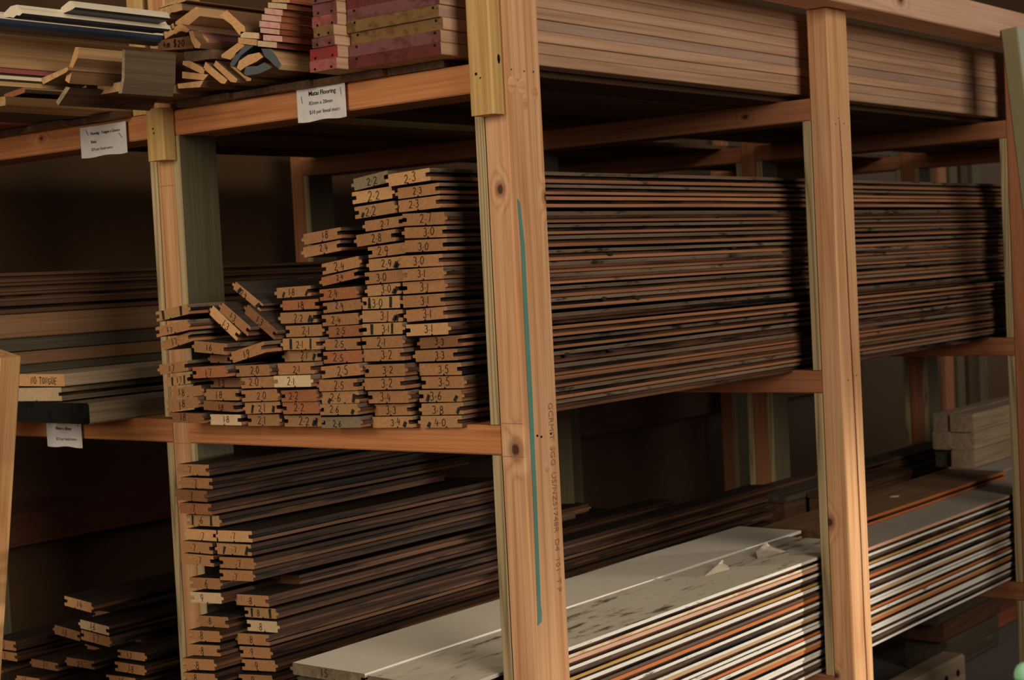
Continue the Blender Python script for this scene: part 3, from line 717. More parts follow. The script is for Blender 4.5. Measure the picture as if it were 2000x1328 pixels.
for r in BOARDS: TOT[r[0]] = TOT.get(r[0], 0) + 1
for (c, num, tg, tone, x0, y, z, tilt, w, t) in BOARDS:
    k = CNT.get(c, 0); CNT[c] = k + 1
    num = numfix(num)
    try: L = float(num)
    except ValueError: L = 1.2
    if L < .1 or L > 5: L = .8
    if c in 'PQY': L = {'.7': .72, '.6': .62, '.8': .82, '.9': .92, '6': .62, '8': .84, '9': .92}.get(num, .8)
    if c == 'G' and L < 2.6: L += 0.6
    lip = None
    if c in 'GF' : lip = random.choice((('lip_grey', 'lip_brown'), ('lip_grey', 'lip_brown'), ('lip_brown', 'lip_brown'), ('lip_grey', 'groove_dark')))
    if c in 'PQYZ': lip = random.choice((('shaded_dark_lip', 'shaded_dark_lip'), ('shaded_dark_lip', 'shaded_dark_lip'), ('shaded_dark_lip', 'groove_dark'), ('shaded_dark_lip', 'old_dark')))
    if c == 'P' and z < -.345: L = 1.50
    if c == 'Q' and z < -.362: L = 1.80
    pos = 'bottommost' if k == TOT[c] - 1 else ORD[k] if ORD[k] != 'bottommost' else 'nineteenth from top'
    if c == 'T': lab = TILTED[k]
    elif c == 'Z': lab = ZLAB[k]
    elif c == 'X': lab = 'dark floorboard end set back in the gap below the board marked 1.6'
    elif c == 'Y': lab = 'dim floorboard end marked 9 set back behind the lower shelf columns'
    else: lab = '%s floorboard%s, %s in %s' % (TONE[tone], ' marked ' + num if num else '', pos, COLN[c])
    grp = {'Z': 'floorboards of the lower left pile', 'P': 'short floorboards of the lower shelf', 'Q': 'short floorboards of the lower shelf', 'Y': 'short floorboards of the lower shelf'}.get(c, 'floorboards stacked on the middle shelf')
    x_ = x0 + random.uniform(-.004, .004)
    if c in 'CDEB': x_ += random.uniform(0, .006)
    o = floorboard('floorboard', y, z, tilt, w, t, tg, x_, L, tone, num, lab, 'floorboard', grp, lip=lip, top='shaded_dark_top' if c in 'PQYZ' else 'board_top')
    if c == 'G' and k in (3, 6, 7, 10, 14):
        for q in range(2):                         # tufts of dust and splinters on the outer edge
            bm = bmesh.new(); bmesh.ops.create_icosphere(bm, subdivisions=2, radius=.004)
            for v in bm.verts:
                v.co *= random.uniform(.5, 1.3); v.co.x *= 2.2; v.co.y *= .6
            xs = random.uniform(.25, 1.0)
            link('dust_tuft', mesh_from(bm, 'dust_tuft', ['stain_dark']), o, o.matrix_world @ Matrix.Translation((xs, -w / 2 - .001, random.uniform(-.003, .006))))

# ------------------------------------------------------------------ lower shelf: more short boards down to the beam, boards lying behind
for c, y, n in (('P', .70, 6), ('Q', .60, 6)):
    for q in range(n):
        z = -.517 - .0222 * (q + 1) + (0 if c == 'P' else .012)
        if z < -.638: continue
        floorboard('floorboard', y, z, 0, .088, .0202, 'R', -.09, 1.5, 'o', '', 'orange-brown floorboard low in the %s column of short boards, hidden below the photo' % ('left' if c == 'P' else 'right'), 'floorboard', 'buried floorboards of the lower shelf')
n = 0
n = 2
for y, zt, x0, x1, rows in ((.68, -.400, 2.32, 3.1, 4),):
    for q in range(rows):
        z = zt - .0115 - .0225 * q
        rr = '%s dark floorboard of the %s pile lying behind the white boards' % (ORD[q], ('nearest', 'middle', 'far')[n])
        floorboard('floorboard', y, z, 0, .09, .0205, 'L', x0, x1 - x0 - .03 * (q % 2), 'd', '', rr, 'floorboard', 'dark floorboards behind the white boards', lip=('old_dark', 'old_dark'))
    sup = timber('bearer', 'X', (x0, y, (zt - .0225 * rows - .652) / 2 - .001), x1 - x0 - .04, .08, (zt - .0225 * rows + .652) - .005, ['old_dark', 'old_dark'])
    tag(sup, 'dark bearer timber under the %s pile behind the white boards' % ('nearest', 'middle', 'far')[n], 'timber', 'bearers behind the white boards')
    n += 1

# painted boards, right side of the lower shelf
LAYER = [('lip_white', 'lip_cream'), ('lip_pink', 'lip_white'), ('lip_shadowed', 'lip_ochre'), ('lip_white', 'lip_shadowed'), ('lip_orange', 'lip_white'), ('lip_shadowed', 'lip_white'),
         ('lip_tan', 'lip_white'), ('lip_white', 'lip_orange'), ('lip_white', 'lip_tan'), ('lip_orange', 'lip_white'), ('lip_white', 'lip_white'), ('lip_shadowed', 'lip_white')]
def painted(y, z, w, t, x0, L, top, lip, num, label, end='weathered', tilt=0):
    return floorboard('painted_board', y, z, tilt, w, t, 'L', x0, L, '=' + end, num, label, 'board', 'painted boards of the lower shelf', top=top, lip=lip)
pitch = .0207
for q in range(12):
    z = -.4002 - .0101 - pitch * q
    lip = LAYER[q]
    if q == 0:
        a = painted(.354, z, .168, .0202, -.105, 1.475, 'white_clean', ('lip_white', 'lip_cream'), '1.5', 'clean white painted board marked 1.5 on top of the lower shelf')
        b_ = painted(.172, z - .001, .184, .0185, -.105, 1.40, 'white_worn', ('lip_white', 'lip_cream'), '', 'worn white board with stains and peeling paint beside the clean one')
        for (pts, nm) in (([(1.024, .187, 0), (1.10, .160, .004), (1.153, .228, .003), (1.095, .205, .022), (1.04, .20, .012)], 1), ([(.81, .19, 0), (.889, .176, .002), (.94, .215, .004), (.90, .200, .018), (.84, .195, .006)], 2)):
            bm = bmesh.new(); vs = [bm.verts.new(p) for p in pts]
            cen = bm.verts.new(tuple(sum(p[i] for p in pts) / 5 + (0.007 if i == 2 else 0) for i in range(3)))
            for i in range(5): bm.faces.new((vs[i], vs[(i + 1) % 5], cen))
            r = bmesh.ops.solidify(bm, geom=bm.faces[:], thickness=.0007)
            link('paint_flake', mesh_from(bm, 'paint_flake', ['white_clean']), b_, Matrix.Translation((0, 0, -.4010)))['label'] = 'curled flake of white paint'
        continue
    ylo = random.uniform(.076, .084) if q > 1 else .078
    painted((ylo + .264) / 2, z, .264 - ylo, .0198, -.09 + random.uniform(-.01, .01), 3.2, 'white_dull' if q == 1 else 'old_grey', lip, '',
            ('white board under the worn one, its top bare beyond the second post' if q == 1 else 'painted board %s in the outer stack of the lower shelf' % ORD[q]))
    painted(.354, z, .168, .0198, -.085 + random.uniform(-.01, .01), 3.2, 'white_dull' if q == 1 else 'old_grey', lip, '', 'painted board %s in the inner stack of the lower shelf' % ORD[q], end='old_grey')
bb = painted(.292, -.4207 + .0106, .176, .0205, 1.385, 1.08, 'rough_brown', ('lip_orange', 'lip_orange'), '', 'wide brown board with a red-orange edge beyond the second post', end='old_dark')
bm = bmesh.new(); bmesh.ops.create_icosphere(bm, subdivisions=2, radius=.012)
for v in bm.verts: v.co.z *= .12; v.co.x *= 1.5
link('paint_blob', mesh_from(bm, 'paint_blob', ['cream_moulding']), bb, Matrix.Translation((1.92, .29, -.3995)))
# grey timbers beyond, resting on the painted boards
for q in range(3):
    zc = -.4205 + .028 + .0545 * q
    for s, (yc, w) in enumerate(((.397, .072), (.462, .056))):
        if q == 0 and s == 1: continue
        tb = timber('grey_timber', 'X', (2.625 + .006 * ((q + s) % 2), yc, zc), 1.3, w, .054, ['weathered_grey', 'weathered_grey'], chamfer=.003)
        tag(tb, 'weathered grey timber, %s, %s side of the block stack at the right' % (('lowest', 'middle', 'topmost')[q], ('front', 'rear')[s]), 'timber', 'weathered timbers at the right')
tb = timber('grey_timber', 'X', (2.64, .462, -.3925), 1.3, .056, .054, ['old_grey', 'old_grey'], chamfer=.003)
tag(tb, 'dark grey timber, lowest, rear side of the block stack at the right', 'timber', 'weathered timbers at the right')
for q, (x, y, L, w, m_) in enumerate(((1.84, .615, .46, .10, 'old_grey'), (1.95, .52, .5, .08, 'old_dark'), (1.6, .715, .66, .06, 'old_dark'))):
    o = timber('scrap_board', 'X', (x, y, -.4205 + .009 - .0), L, w, .017, [m_, m_])
    tag(o, '%s scrap board lying in the shade behind the wide brown board' % ('wide greyish', 'short dark', 'narrow dark')[q], 'board')
    s_ = timber('bearer', 'X', (x, y, (-.4215 - .651) / 2), L, w - .01, .228, ['old_dark', 'old_dark'])
    tag(s_, 'dark bearer under the %s scrap board behind the painted stack' % ('wide greyish', 'short dark', 'narrow dark')[q], 'timber', 'bearers behind the painted boards')

# floor level under the rack
fb = timber('floor_beam', 'X', (1.0, .46, FLOOR + .052), 1.64, .075, .10, ['weathered_grey', 'weathered_grey'], chamfer=.008)
tag(fb, 'squared grey beam with bolt holes lying on the floor at lower right', 'beam')
for x in (2.50, 2.585):
    bm = bmesh.new(); bmesh.ops.create_cone(bm, cap_ends=True, segments=14, radius1=.011, radius2=.011, depth=.004, matrix=Matrix.Translation((x, .4228, FLOOR + .055)) @ Matrix.Rotation(math.pi / 2, 4, 'X'))
    link('bolt_hole', mesh_from(bm, 'bolt_hole', ['nail_hole']), fb, Matrix.Identity(4))
for q, (x, L, t, z) in enumerate(((2.86, .42, .10, FLOOR + .051), (2.84, .46, .06, FLOOR + .132), (2.80, .50, .10, FLOOR + .213))):
    o = timber('crib_block', 'X', (x - .1, .60, z), L, .14, t, ['old_grey' if q != 1 else 'old_dark'] * 2, chamfer=.006)
    tag(o, '%s dim timber block of the crib under the rack at lower right' % ('bottom', 'middle', 'top')[q], 'block', 'crib blocks under the rack')
rb = timber('bottom_plate', 'X', (3.3, .66, FLOOR + .026), 1.2, .09, .05, ['red_brown', 'red_brown'])
tag(rb, 'red-brown plank lying on the floor beyond the crib blocks', 'plank')

# ------------------------------------------------------------------ rear bay, middle shelf
ZS = [.2868, .267, .2484, .2309, .2046, .1564, .129, .1027, .0852, .062, .03, -.0045]
MS = ['old_dark', 'old_dark', 'old_dark', 'old_dark', 'rough_brown', 'old_grey', 'rough_brown', 'old_grey', 'old_grey', 'old_dark', 'old_dark']
nm = ['topmost', 'second', 'third', 'fourth', 'fifth and thickest', 'sixth', 'seventh', 'eighth', 'ninth', 'tenth', 'bottom']
for q in range(11):
    t = ZS[q] - ZS[q + 1] - .0012; z = (ZS[q] + ZS[q + 1]) / 2
    if q < 4:
        floorboard('long_board', 1.25, z, 0, .10, t, 'L', -.34, 3.2, 'd', '', '%s dark grooved board of the stack at the back of the left bay' % nm[q], 'board', 'boards at the back of the left bay', lip=('old_dark', 'old_dark'), top='old_dark')
    else:
        o = timber('long_board', 'X', (-.34 + .01 * (q % 3), 1.252 + .003 * (q % 2), z), 3.2, .104, t, [MS[q], MS[q]], chamfer=.002)
        tag(o, '%s board of the stack at the back of the left bay' % nm[q], 'board', 'boards at the back of the left bay')
o = timber('sawn_board', 'X', (-.10, 1.1035, .0755), 1.9, .1555, .0235, ['end_l', 'weathered_grey'], chamfer=.0012)
tag(o, 'sawn board marked NO TONGUE near the left edge, middle shelf', 'board')
b = written('NO TONGUE', .0125, .0016, .012, 0.0, .06, 1.1, .62)
link('handwritten_words', mesh_from(b, 'handwritten_words', ['ink']), o, Matrix.Translation((-.10, 1.1035, .0745)))
floorboard('grooved_board', 1.1135, .0478, .8, .152, .0258, 'L', -.10, 1.9, 'p', '', 'pale-ended grooved board under the NO TONGUE board', 'board', lip=('weathered', 'weathered'), top='weathered')
ct = timber('charred_timber', 'X', (-.10, 1.073, .0125), 1.9, .235, .040, ['charred', 'weathered'], chamfer=.004)
tag(ct, 'thick weathered timber with a black charred end over the left middle beam', 'timber')
for q in range(6):   # the rest of the low left pile, below the photo, down to the beam
    for s, y in enumerate((.99, 1.10, 1.21, 1.32, 1.43)):
        z = -.641 + .0205 * q
        if z > -.60 or (s in (3, 4) and q > 1): continue
        floorboard('floorboard', y, z, 0, .092, .0195, 'R', -.02, 1.4, 'd', '', 'dark floorboard buried at the bottom of the lower left pile', 'floorboard', 'buried floorboards of the lower left pile')

# ------------------------------------------------------------------ top shelf
def wide(name, y0, y1, z0, z1, x0, L, end, side, label, group, nails=(), chamfer=.0012, cat='board'):
    o = timber(name, 'X', (x0, (y0 + y1) / 2, (z0 + z1) / 2), L, y1 - y0, z1 - z0, [end, side], chamfer=chamfer)
    tag(o, label, cat, group)
    for (y, z) in nails:
        bm = bmesh.new(); bmesh.ops.create_cone(bm, cap_ends=True, segments=10, radius1=.0022, radius2=.0022, depth=.0012, matrix=Matrix.Translation((x0 - .0002, y, z)) @ Matrix.Rotation(math.pi / 2, 4, 'Y'))
        link('nail_hole', mesh_from(bm, 'nail_hole', ['nail_hole']), o, Matrix.Identity(4))
    return o
# thin bearers straight on the beams
for q, (y0, y1, x0) in enumerate(((.12, .2425, -.004), (.243, .4035, -.014), (.404, .5035, -.022), (.504, .6035, -.016), (.604, .745, -.024), (.905, .9895, -.030), (.990, 1.0745, -.016), (1.075, 1.1645, -.034), (1.165, 1.3095, -.02), (1.31, 1.50, -.03))):
    zb = .5675 if q < 5 else .5655
    wide('shelf_board', y0, y1, zb, zb + .0115, x0, 3.3 - x0, 'dark_side', 'rough_brown' if q % 3 else 'dark_side',
         'thin brown shelf board lying on the upper beams, %s from the corner post' % ('first', 'second', 'third', 'fourth', 'fifth', 'sixth', 'seventh', 'eighth', 'ninth', 'tenth')[q], 'thin boards on the upper beams')
for (y0, y1, z0, z1, x0, L, e, s_, lab) in ((.668, .742, .5800, .5955, -.20, 1.6, 'tan_side', 'rough_brown', 'brown board running out over the cleat block at the top left'),
        (.925, 1.02, .5785, .5945, -.26, 2.0, 'tan_side', 'tan_side', 'tan board lying lowest on the left upper beam, nearest the cleat block'),
        (1.03, 1.17, .5785, .5930, -.24, 2.0, 'grey_board', 'grey_board', 'grey board lying lowest on the left upper beam, second from the cleat block'),
        (1.20, 1.34, .5785, .5960, -.22, 2.0, 'red_brown', 'red_brown', 'red-brown board lying lowest on the left upper beam, farthest from the cleat block')):
    wide('loose_board', y0, y1, z0, z1, x0, L, e, s_, lab, 'loose boards on the upper beams')
we = ['end_paint_maroon', 'end_paint_mauve', 'end_paint_ochre', 'end_paint_ochre', 'end_paint_mauve', 'end_paint_maroon', 'end_paint_maroon', 'end_paint_mauve', 'end_paint_pink']
ws = ['fascia_beige', 'fascia_mauve', 'fascia_beige', 'fascia_mauve', 'fascia_mauve', 'fascia_beige', 'fascia_beige', 'fascia_mauve', 'fascia_mauve']
wn = ['bottommost', 'second from bottom', 'third from bottom', 'fourth from bottom', 'fifth from bottom', 'sixth from bottom', 'seventh from bottom', 'eighth from bottom', 'topmost']
wz = .5798
for q in range(9):
    t = .0188; dy = random.uniform(-.0015, .0015)
    wide('wide_board', .0815 + dy, .279 + dy, wz, wz + t, -.05 + random.uniform(-.004, .004), 3.05, we[q], random.choice(('fascia_beige', 'fascia_mauve')), 'wide painted-end board, %s in the stack beside the corner post' % wn[q],
         'wide painted-end boards on the top shelf', [(.262, wz + t - .004), (.094, wz + t - .004)] if q in (0, 1, 2, 3, 4) else ())
    wz += t + .0005
ve = ['end_paint_pink', 'end_paint_red', 'end_paint_mauve', 'end_paint_ochre', 'end_paint_pink', 'end_paint_mauve', 'end_paint_mauve']
vy = [(.2815, .3425), (.2815, .3445), (.2815, .333), (.2815, .3275), (.2815, .339), (.2815, .336), (.2815, .335)]
vz = .5798; vt = [.0180, .0190, .0152, .0165, .0188, .0188, .018]
for q in range(7):
    wide('narrow_board', vy[q][0], vy[q][1], vz, vz + vt[q], -.078 + random.uniform(-.006, .006), 2.4, ve[q], 'fascia_beige', 'narrow painted-end board, %s in the column left of the wide boards' % wn[q],
         'narrow painted-end boards on the top shelf', [(vy[q][1] - .012, vz + .004), (vy[q][0] + .012, vz + .004)])
    vz += vt[q] + .0006
def item(name, label, x0, L, poly, mats, cat, group=None, slots=None, shear=(0, 0)):
    cy = sum(p[0] for p in poly) / len(poly); cz = sum(p[1] for p in poly) / len(poly)
    pl = [(p[0] - cy, p[1] - cz) for p in poly]
    # slot by the way each side faces: 1 default, 2 downward
    def es(i):
        a, b = pl[i], pl[(i + 1) % len(pl)]
        area = sum(pl[k][0] * pl[(k + 1) % len(pl)][1] - pl[(k + 1) % len(pl)][0] * pl[k][1] for k in range(len(pl)))
        nz = -(b[0] - a[0]) * (1 if area > 0 else -1); ny = (b[1] - a[1]) * (1 if area > 0 else -1)
        if len(mats) > 2 and nz < -0.35 * math.hypot(nz, ny): return 2
        return 1
    o = link(name, mesh_from(prism_bm(pl, L, 1, 0, es, shear=shear), name, mats), None, Matrix.Translation((x0, cy, cz)))
    return tag(o, label, cat, group)
item('moulding', 'tan ogee moulding end sticking out highest on the jumbled top shelf pile', -0.09, 1.9, [(0.7385, 0.7198), (0.7015, 0.7241), (0.6953, 0.7325), (0.6537, 0.7348), (0.637, 0.7335), (0.6363, 0.7219), (0.655, 0.7211), (0.6674, 0.7217), (0.6772, 0.7126), (0.6881, 0.7117), (0.7378, 0.7085)], ['tan_side', 'rough_brown'], 'moulding', 'moulding offcuts on the top shelf')
item('moulding', 'moulding lying over the tan ogee moulding at the top edge of the photo', -0.09, 1.9, [(0.7006, 0.7333), (0.6949, 0.7365), (0.6531, 0.7416), (0.6285, 0.7392), (0.6253, 0.7364), (0.6466, 0.7349), (0.6698, 0.7353)], ['tan_side', 'rough_brown'], 'moulding', 'moulding offcuts on the top shelf')
item('sawn_board', 'tilted tan board end with a pencilled LK on the top shelf pile', -0.09, 1.9, [(0.6895, 0.6968), (0.6602, 0.7033), (0.6003, 0.7226), (0.5944, 0.7206), (0.5923, 0.7055), (0.6203, 0.6944), (0.6877, 0.6779)], ['end_l', 'tan_side'], 'board', 'moulding offcuts on the top shelf')
item('moulding', 'orange crescent moulding end lying arched below the LK board', -0.11, 0.93, [(0.6415, 0.6841), (0.6337, 0.691), (0.6194, 0.6937), (0.606, 0.6873), (0.598, 0.6806), (0.6052, 0.677), (0.6188, 0.6816), (0.6276, 0.6811), (0.6349, 0.678)], ['end_l', 'rough_brown'], 'moulding', 'moulding offcuts on the top shelf')
item('moulding', 'orange crescent moulding end standing upright in front of the pink moulding', -0.11, 0.9, [(0.5999, 0.6786), (0.5895, 0.6783), (0.5854, 0.6664), (0.5711, 0.6533), (0.5751, 0.6465), (0.587, 0.6485), (0.5961, 0.6633)], ['end_l', 'rough_brown'], 'moulding', 'moulding offcuts on the top shelf')
item('moulding', 'pink primed moulding lying right of the upright crescent', -0.09, 1.7, [(0.626, 0.6895), (0.6004, 0.6826), (0.5906, 0.6756), (0.5728, 0.663), (0.575, 0.6576), (0.5855, 0.6561), (0.5934, 0.6634), (0.6048, 0.6729)], ['end_l', 'pink_primer'], 'moulding', 'moulding offcuts on the top shelf')
item('sawn_board', 'brown board end with 4m $20 written on it, top shelf pile', -0.09, 1.9, [(0.7067, 0.678), (0.6238, 0.6754), (0.6133, 0.6557), (0.6153, 0.6525), (0.7074, 0.6605)], ['end_d', 'rough_brown'], 'board', 'moulding offcuts on the top shelf')
item('bent_slat', 'bent tan slat leaning against the pink stick pile', -0.09, 0.9, [(0.5414, 0.6996), (0.5232, 0.706), (0.5185, 0.702), (0.4812, 0.6724), (0.4802, 0.6644), (0.4955, 0.6598), (0.5137, 0.6801), (0.536, 0.6943)], ['end_l', 'rough_brown'], 'slat', 'moulding offcuts on the top shelf')
item('sawn_board', 'dull block end under the 4m board, above the thin sticks', -0.09, 1.4, [(0.6384, 0.6496), (0.5658, 0.6451), (0.568, 0.6295), (0.6173, 0.6303), (0.6379, 0.6357)], ['grey_board', 'rough_brown'], 'block', 'moulding offcuts on the top shelf')
item('stick', 'slanting stick just below the dull block, top shelf', -0.09, 1.3, [(0.6433, 0.6346), (0.6242, 0.6323), (0.5874, 0.6147), (0.5916, 0.6061), (0.6001, 0.6082), (0.6448, 0.6284)], ['end_l', 'rough_brown'], 'stick', 'thin sticks on the top shelf')
item('stick', 'level stick with a slanted end below the slanting one, top shelf', -0.09, 1.3, [(0.6468, 0.6165), (0.5789, 0.6035), (0.5926, 0.5953), (0.6478, 0.6051)], ['end_l', 'rough_brown'], 'stick', 'thin sticks on the top shelf')
item('stick', 'left one of two parallel slanting sticks, top shelf', -0.09, 1.3, [(0.5847, 0.6258), (0.5317, 0.589), (0.539, 0.583), (0.5489, 0.5853), (0.5917, 0.6152)], ['end_l', 'rough_brown'], 'stick', 'thin sticks on the top shelf')
item('stick', 'right one of two parallel slanting sticks, top shelf', -0.09, 1.3, [(0.5582, 0.6249), (0.5067, 0.5872), (0.5105, 0.5821), (0.5237, 0.5847), (0.5648, 0.6177)], ['end_l', 'rough_brown'], 'stick', 'thin sticks on the top shelf')
item('stick', 'round-nosed stick slanting right of the parallel pair, top shelf', -0.07, 1.3, [(0.5415, 0.6186), (0.5115, 0.5958), (0.4938, 0.5881), (0.4958, 0.5844), (0.5123, 0.5857), (0.5454, 0.6122)], ['end_l', 'rough_brown'], 'stick', 'thin sticks on the top shelf')
item('stick', 'lowest flat stick resting on the shelf board, top shelf', -0.09, 1.3, [(0.661, 0.5967), (0.6065, 0.5952), (0.5927, 0.5947), (0.6023, 0.5844), (0.66, 0.5884)], ['end_l', 'rough_brown'], 'stick', 'thin sticks on the top shelf')
item('moulding', 'tan moulding end tilted under the cream sticks', -0.09, 1.5, [(0.5437, 0.6329), (0.5013, 0.6475), (0.4845, 0.6419), (0.4973, 0.633), (0.5209, 0.6219), (0.5432, 0.6281)], ['end_l', 'rough_brown'], 'moulding', 'moulding offcuts on the top shelf')
item('moulding', 'grey curved moulding end right of the tan tilted one', -0.09, 1.5, [(0.5232, 0.6151), (0.5061, 0.6318), (0.4828, 0.6416), (0.4626, 0.6379), (0.4945, 0.6257), (0.5132, 0.6104), (0.5202, 0.6101)], ['end_slate', 'slate_paint'], 'moulding', 'moulding offcuts on the top shelf')
item('moulding', 'tan rounded moulding end between two grey ones', -0.09, 1.5, [(0.5066, 0.6061), (0.5005, 0.6171), (0.4774, 0.6247), (0.4501, 0.6254), (0.4407, 0.6167), (0.4581, 0.6108), (0.4842, 0.6058), (0.4984, 0.6005)], ['end_l', 'rough_brown'], 'moulding', 'moulding offcuts on the top shelf')
item('moulding', 'dark grey rounded moulding end with a broad brown back, below the pink sticks', -0.09, 1.6, [(0.4446, 0.631), (0.423, 0.6278), (0.4106, 0.6165), (0.3988, 0.5991), (0.4044, 0.5917), (0.4153, 0.5999), (0.4373, 0.6175)], ['end_slate', 'tan_side'], 'moulding', 'moulding offcuts on the top shelf')
item('moulding', 'grey wavy moulding end lying lowest beside the red boards', -0.09, 1.5, [(0.4903, 0.5949), (0.4842, 0.6058), (0.4553, 0.6035), (0.4398, 0.6074), (0.4221, 0.5984), (0.4257, 0.5954), (0.453, 0.5905), (0.4837, 0.5906)], ['end_slate', 'rough_brown'], 'moulding', 'moulding offcuts on the top shelf')
item('primed_stick', 'topmost stick of the pink and cream stick pile, top shelf', -0.09, 2.0, [(0.4118, 0.712), (0.3704, 0.7048), (0.3711, 0.6964), (0.4125, 0.7035)], ['tan_side', 'red_brown'], 'stick', 'pink primed sticks on the top shelf')
item('primed_stick', 'second from top stick of the pink and cream stick pile, top shelf', -0.09, 2.0, [(0.4216, 0.7042), (0.3777, 0.6957), (0.3784, 0.687), (0.4224, 0.6954)], ['end_p', 'red_brown'], 'stick', 'pink primed sticks on the top shelf')
item('primed_stick', 'third from top stick of the pink and cream stick pile, top shelf', -0.09, 2.0, [(0.4307, 0.6964), (0.3883, 0.687), (0.389, 0.6778), (0.4314, 0.6871)], ['end_pink_cream', 'red_brown'], 'stick', 'pink primed sticks on the top shelf')
item('primed_stick', 'fourth from top stick of the pink and cream stick pile, top shelf', -0.09, 2.0, [(0.4382, 0.6871), (0.3924, 0.6773), (0.3931, 0.6681), (0.439, 0.6778)], ['end_pink_cream', 'red_brown'], 'stick', 'pink primed sticks on the top shelf')
item('primed_stick', 'fifth from top stick of the pink and cream stick pile, top shelf', -0.09, 2.0, [(0.4449, 0.6771), (0.3965, 0.6671), (0.3973, 0.6575), (0.4457, 0.6674)], ['end_pink_cream', 'red_brown'], 'stick', 'pink primed sticks on the top shelf')
item('primed_stick', 'sixth from top stick of the pink and cream stick pile, top shelf', -0.09, 2.0, [(0.4434, 0.6654), (0.3982, 0.656), (0.3989, 0.6481), (0.444, 0.6574)], ['end_pink_cream', 'red_brown'], 'stick', 'pink primed sticks on the top shelf')
item('primed_stick', 'seventh from top stick of the pink and cream stick pile, top shelf', -0.09, 2.0, [(0.4377, 0.6532), (0.3926, 0.645), (0.3933, 0.6357), (0.4384, 0.6438)], ['end_pink_cream', 'red_brown'], 'stick', 'pink primed sticks on the top shelf')
item('primed_stick', 'bottommost stick of the pink and cream stick pile, top shelf', -0.09, 2.0, [(0.4518, 0.6452), (0.4065, 0.6365), (0.4072, 0.6273), (0.4526, 0.6359)], ['end_p', 'red_brown'], 'stick', 'pink primed sticks on the top shelf')
item('primed_stick', 'upper cream stick left of the pink stick pile', -0.09, 2.0, [(0.492, 0.6655), (0.4474, 0.6573), (0.4482, 0.6476), (0.4928, 0.6557)], ['end_p', 'red_brown'], 'stick', 'pink primed sticks on the top shelf')
item('primed_stick', 'lower tan stick left of the pink stick pile', -0.09, 2.0, [(0.4988, 0.6565), (0.4534, 0.6471), (0.4542, 0.6371), (0.4997, 0.6464)], ['end_l', 'red_brown'], 'stick', 'pink primed sticks on the top shelf')
item('weatherboard', 'tan board standing on edge left of the dark grey one, top left', -0.29, 0.124, [(0.6767, 0.6473), (0.7099, 0.5961), (0.6993, 0.5898), (0.6855, 0.6162), (0.6731, 0.6291), (0.6672, 0.6461)], ['end_l', 'tan_side', 'rough_brown'], 'board', 'long mouldings at the top left')
item('weatherboard', 'dark grey board standing on edge, second from the left on the top shelf', -0.24, 0.108, [(0.6178, 0.6395), (0.6243, 0.592), (0.6354, 0.5694), (0.6261, 0.568), (0.617, 0.592), (0.6112, 0.6387)], ['weathered_grey', 'grey_board'], 'board', 'long mouldings at the top left')
item('moulding', 'light stick end slanting under the long brown fascia, top left', -0.3, 0.136, [(0.7619, 0.6048), (0.6873, 0.6149), (0.6864, 0.6097), (0.6937, 0.6064), (0.7573, 0.594)], ['tan_side', 'rough_brown'], 'moulding', 'long mouldings at the top left')
item('slat', 'thin grey slat slanting down below the tan board on edge', -0.27, 0.195, [(0.7351, 0.5898), (0.7241, 0.5869), (0.7596, 0.5604), (0.7661, 0.5671)], ['weathered_grey', 'dark_side'], 'slat', 'long mouldings at the top left')
item('moulding', 'small orange hooked moulding end below the tan board on edge', -0.22, 0.209, [(0.7508, 0.5971), (0.7439, 0.5946), (0.7628, 0.5782), (0.7715, 0.5773), (0.7838, 0.584), (0.7824, 0.5909), (0.769, 0.5877)], ['end_l', 'rough_brown'], 'moulding', 'long mouldings at the top left')
item('moulding', 'reddish moulding end low at the top left', -0.08, 1.4, [(1.1896, 0.6364), (1.1273, 0.6424), (1.1193, 0.6386), (1.1225, 0.6321), (1.1702, 0.6273), (1.1904, 0.6294)], ['end_r', 'tan_side', 'dark_side'], 'moulding', 'long mouldings at the top left')
item('rough_block', 'dark grey rough block end low at the top left', -0.08, 1.4, [(1.1742, 0.6217), (1.0996, 0.6138), (1.0875, 0.6037), (1.0886, 0.5931), (1.1762, 0.6035)], ['old_grey', 'old_grey'], 'block', 'long mouldings at the top left')
item('slat', 'grey slat slanting at the left edge of the photo, top shelf', -0.08, 1.3, [(1.2172, 0.6363), (1.1823, 0.6096), (1.187, 0.5981), (1.2193, 0.6174)], ['weathered_grey', 'old_grey'], 'slat', 'long mouldings at the top left')
item('moulding', 'bright cream ogee moulding with a slate underside, farthest left on top', -0.45, 0.293, [(0.6394, 0.683), (0.6192, 0.6912), (0.603, 0.6912), (0.599, 0.686), (0.5945, 0.6835), (0.5905, 0.6765), (0.598, 0.6735), (0.606, 0.6755), (0.614, 0.6725), (0.624, 0.6752), (0.638, 0.676)], ['cream_moulding', 'cream_moulding', 'slate_paint'], 'moulding', 'long mouldings at the top left')
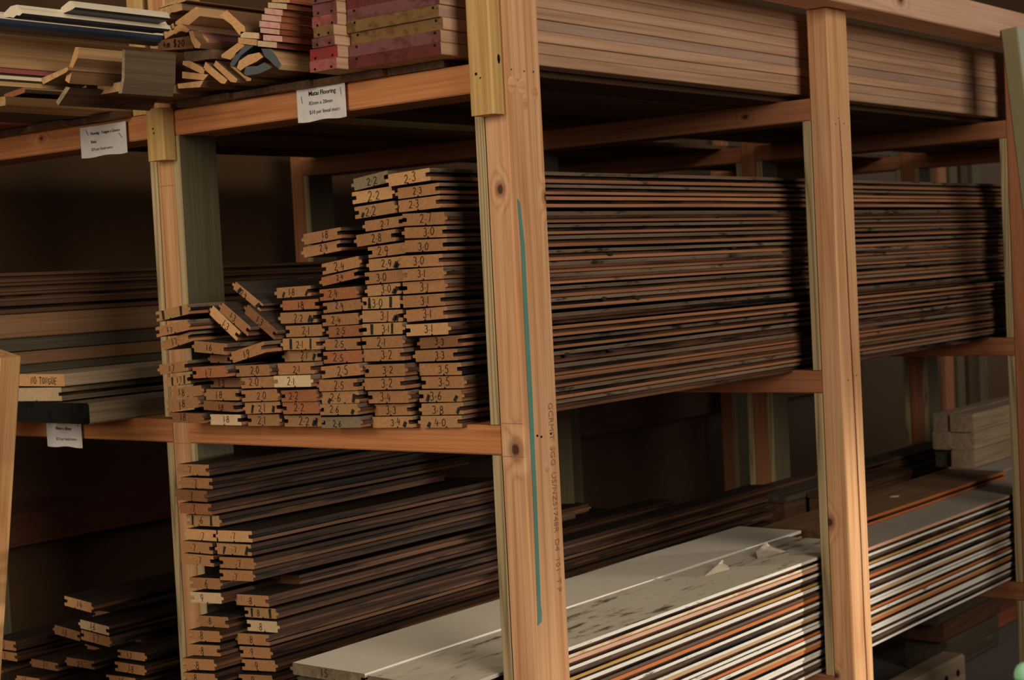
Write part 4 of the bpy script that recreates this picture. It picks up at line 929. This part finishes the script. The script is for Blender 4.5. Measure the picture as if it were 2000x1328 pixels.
item('moulding', 'cream moulding with a slate underside lying on the farthest left one', -0.37, 0.191, [(0.6064, 0.688), (0.599, 0.6945), (0.5787, 0.7013), (0.5715, 0.7005), (0.568, 0.696), (0.5641, 0.6895), (0.572, 0.687), (0.6041, 0.6835)], ['cream_moulding', 'cream_moulding', 'slate_paint'], 'moulding', 'long mouldings at the top left')
item('moulding', 'long cream and slate moulding under the bright ogee one, cut by the photo edge', -0.47, 0.401, [(0.724, 0.6985), (0.7037, 0.698), (0.696, 0.693), (0.6913, 0.685), (0.6945, 0.679), (0.7003, 0.674), (0.7424, 0.674), (0.7424, 0.692)], ['cream_moulding', 'cream_moulding', 'slate_paint'], 'moulding', 'long mouldings at the top left')
item('fascia_board', 'long brown fascia board on edge at the left edge of the photo', -0.4, 0.405, [(0.7885, 0.6781), (0.7784, 0.6768), (0.7846, 0.6222), (0.7947, 0.6234)], ['rough_brown', 'tan_side', 'slate_paint'], 'board', 'long mouldings at the top left')
item('strip', 'thin red-edged strip under the long brown fascia', -0.4, 0.295, [(0.795, 0.6209), (0.7591, 0.6167), (0.7599, 0.6092), (0.7958, 0.6134)], ['red_brown', 'end_paint_pink'], 'strip', 'long mouldings at the top left')
item('strip', 'thin white strip under the red-edged strip, top left', -0.4, 0.295, [(0.7961, 0.611), (0.7603, 0.6051), (0.761, 0.5993), (0.7968, 0.6051)], ['cream_moulding', 'cream_moulding', 'dark_side'], 'strip', 'long mouldings at the top left')
item('strip', 'tan strip under the thin white strip, top left', -0.4, 0.389, [(0.7973, 0.601), (0.7614, 0.5952), (0.7623, 0.5878), (0.7982, 0.5926)], ['tan_side', 'tan_side', 'dark_side'], 'strip', 'long mouldings at the top left')
for (nm_, t_, h_, w_, x_, y_, z_, a_) in (('handwritten_letters', 'LK', .011, .0022, -0.09029999999999999, .661, .700, 25), ('handwritten_price', '4m $20', .0125, .0016, -0.09029999999999999, .664, .667, -4)):
    par = [o for o in COL.objects if o.name.startswith('sawn_board') and o.get('label', '').find('LK' if t_ == 'LK' else '4m $20 written') >= 0][0]
    b = written(t_, h_, w_, 0, 0, .05, 1.25, .6)
    link(nm_, mesh_from(b, nm_, ['ink']), par, Matrix.Translation((x_, y_, z_)) @ Matrix.Rotation(math.radians(-a_), 4, 'X'))
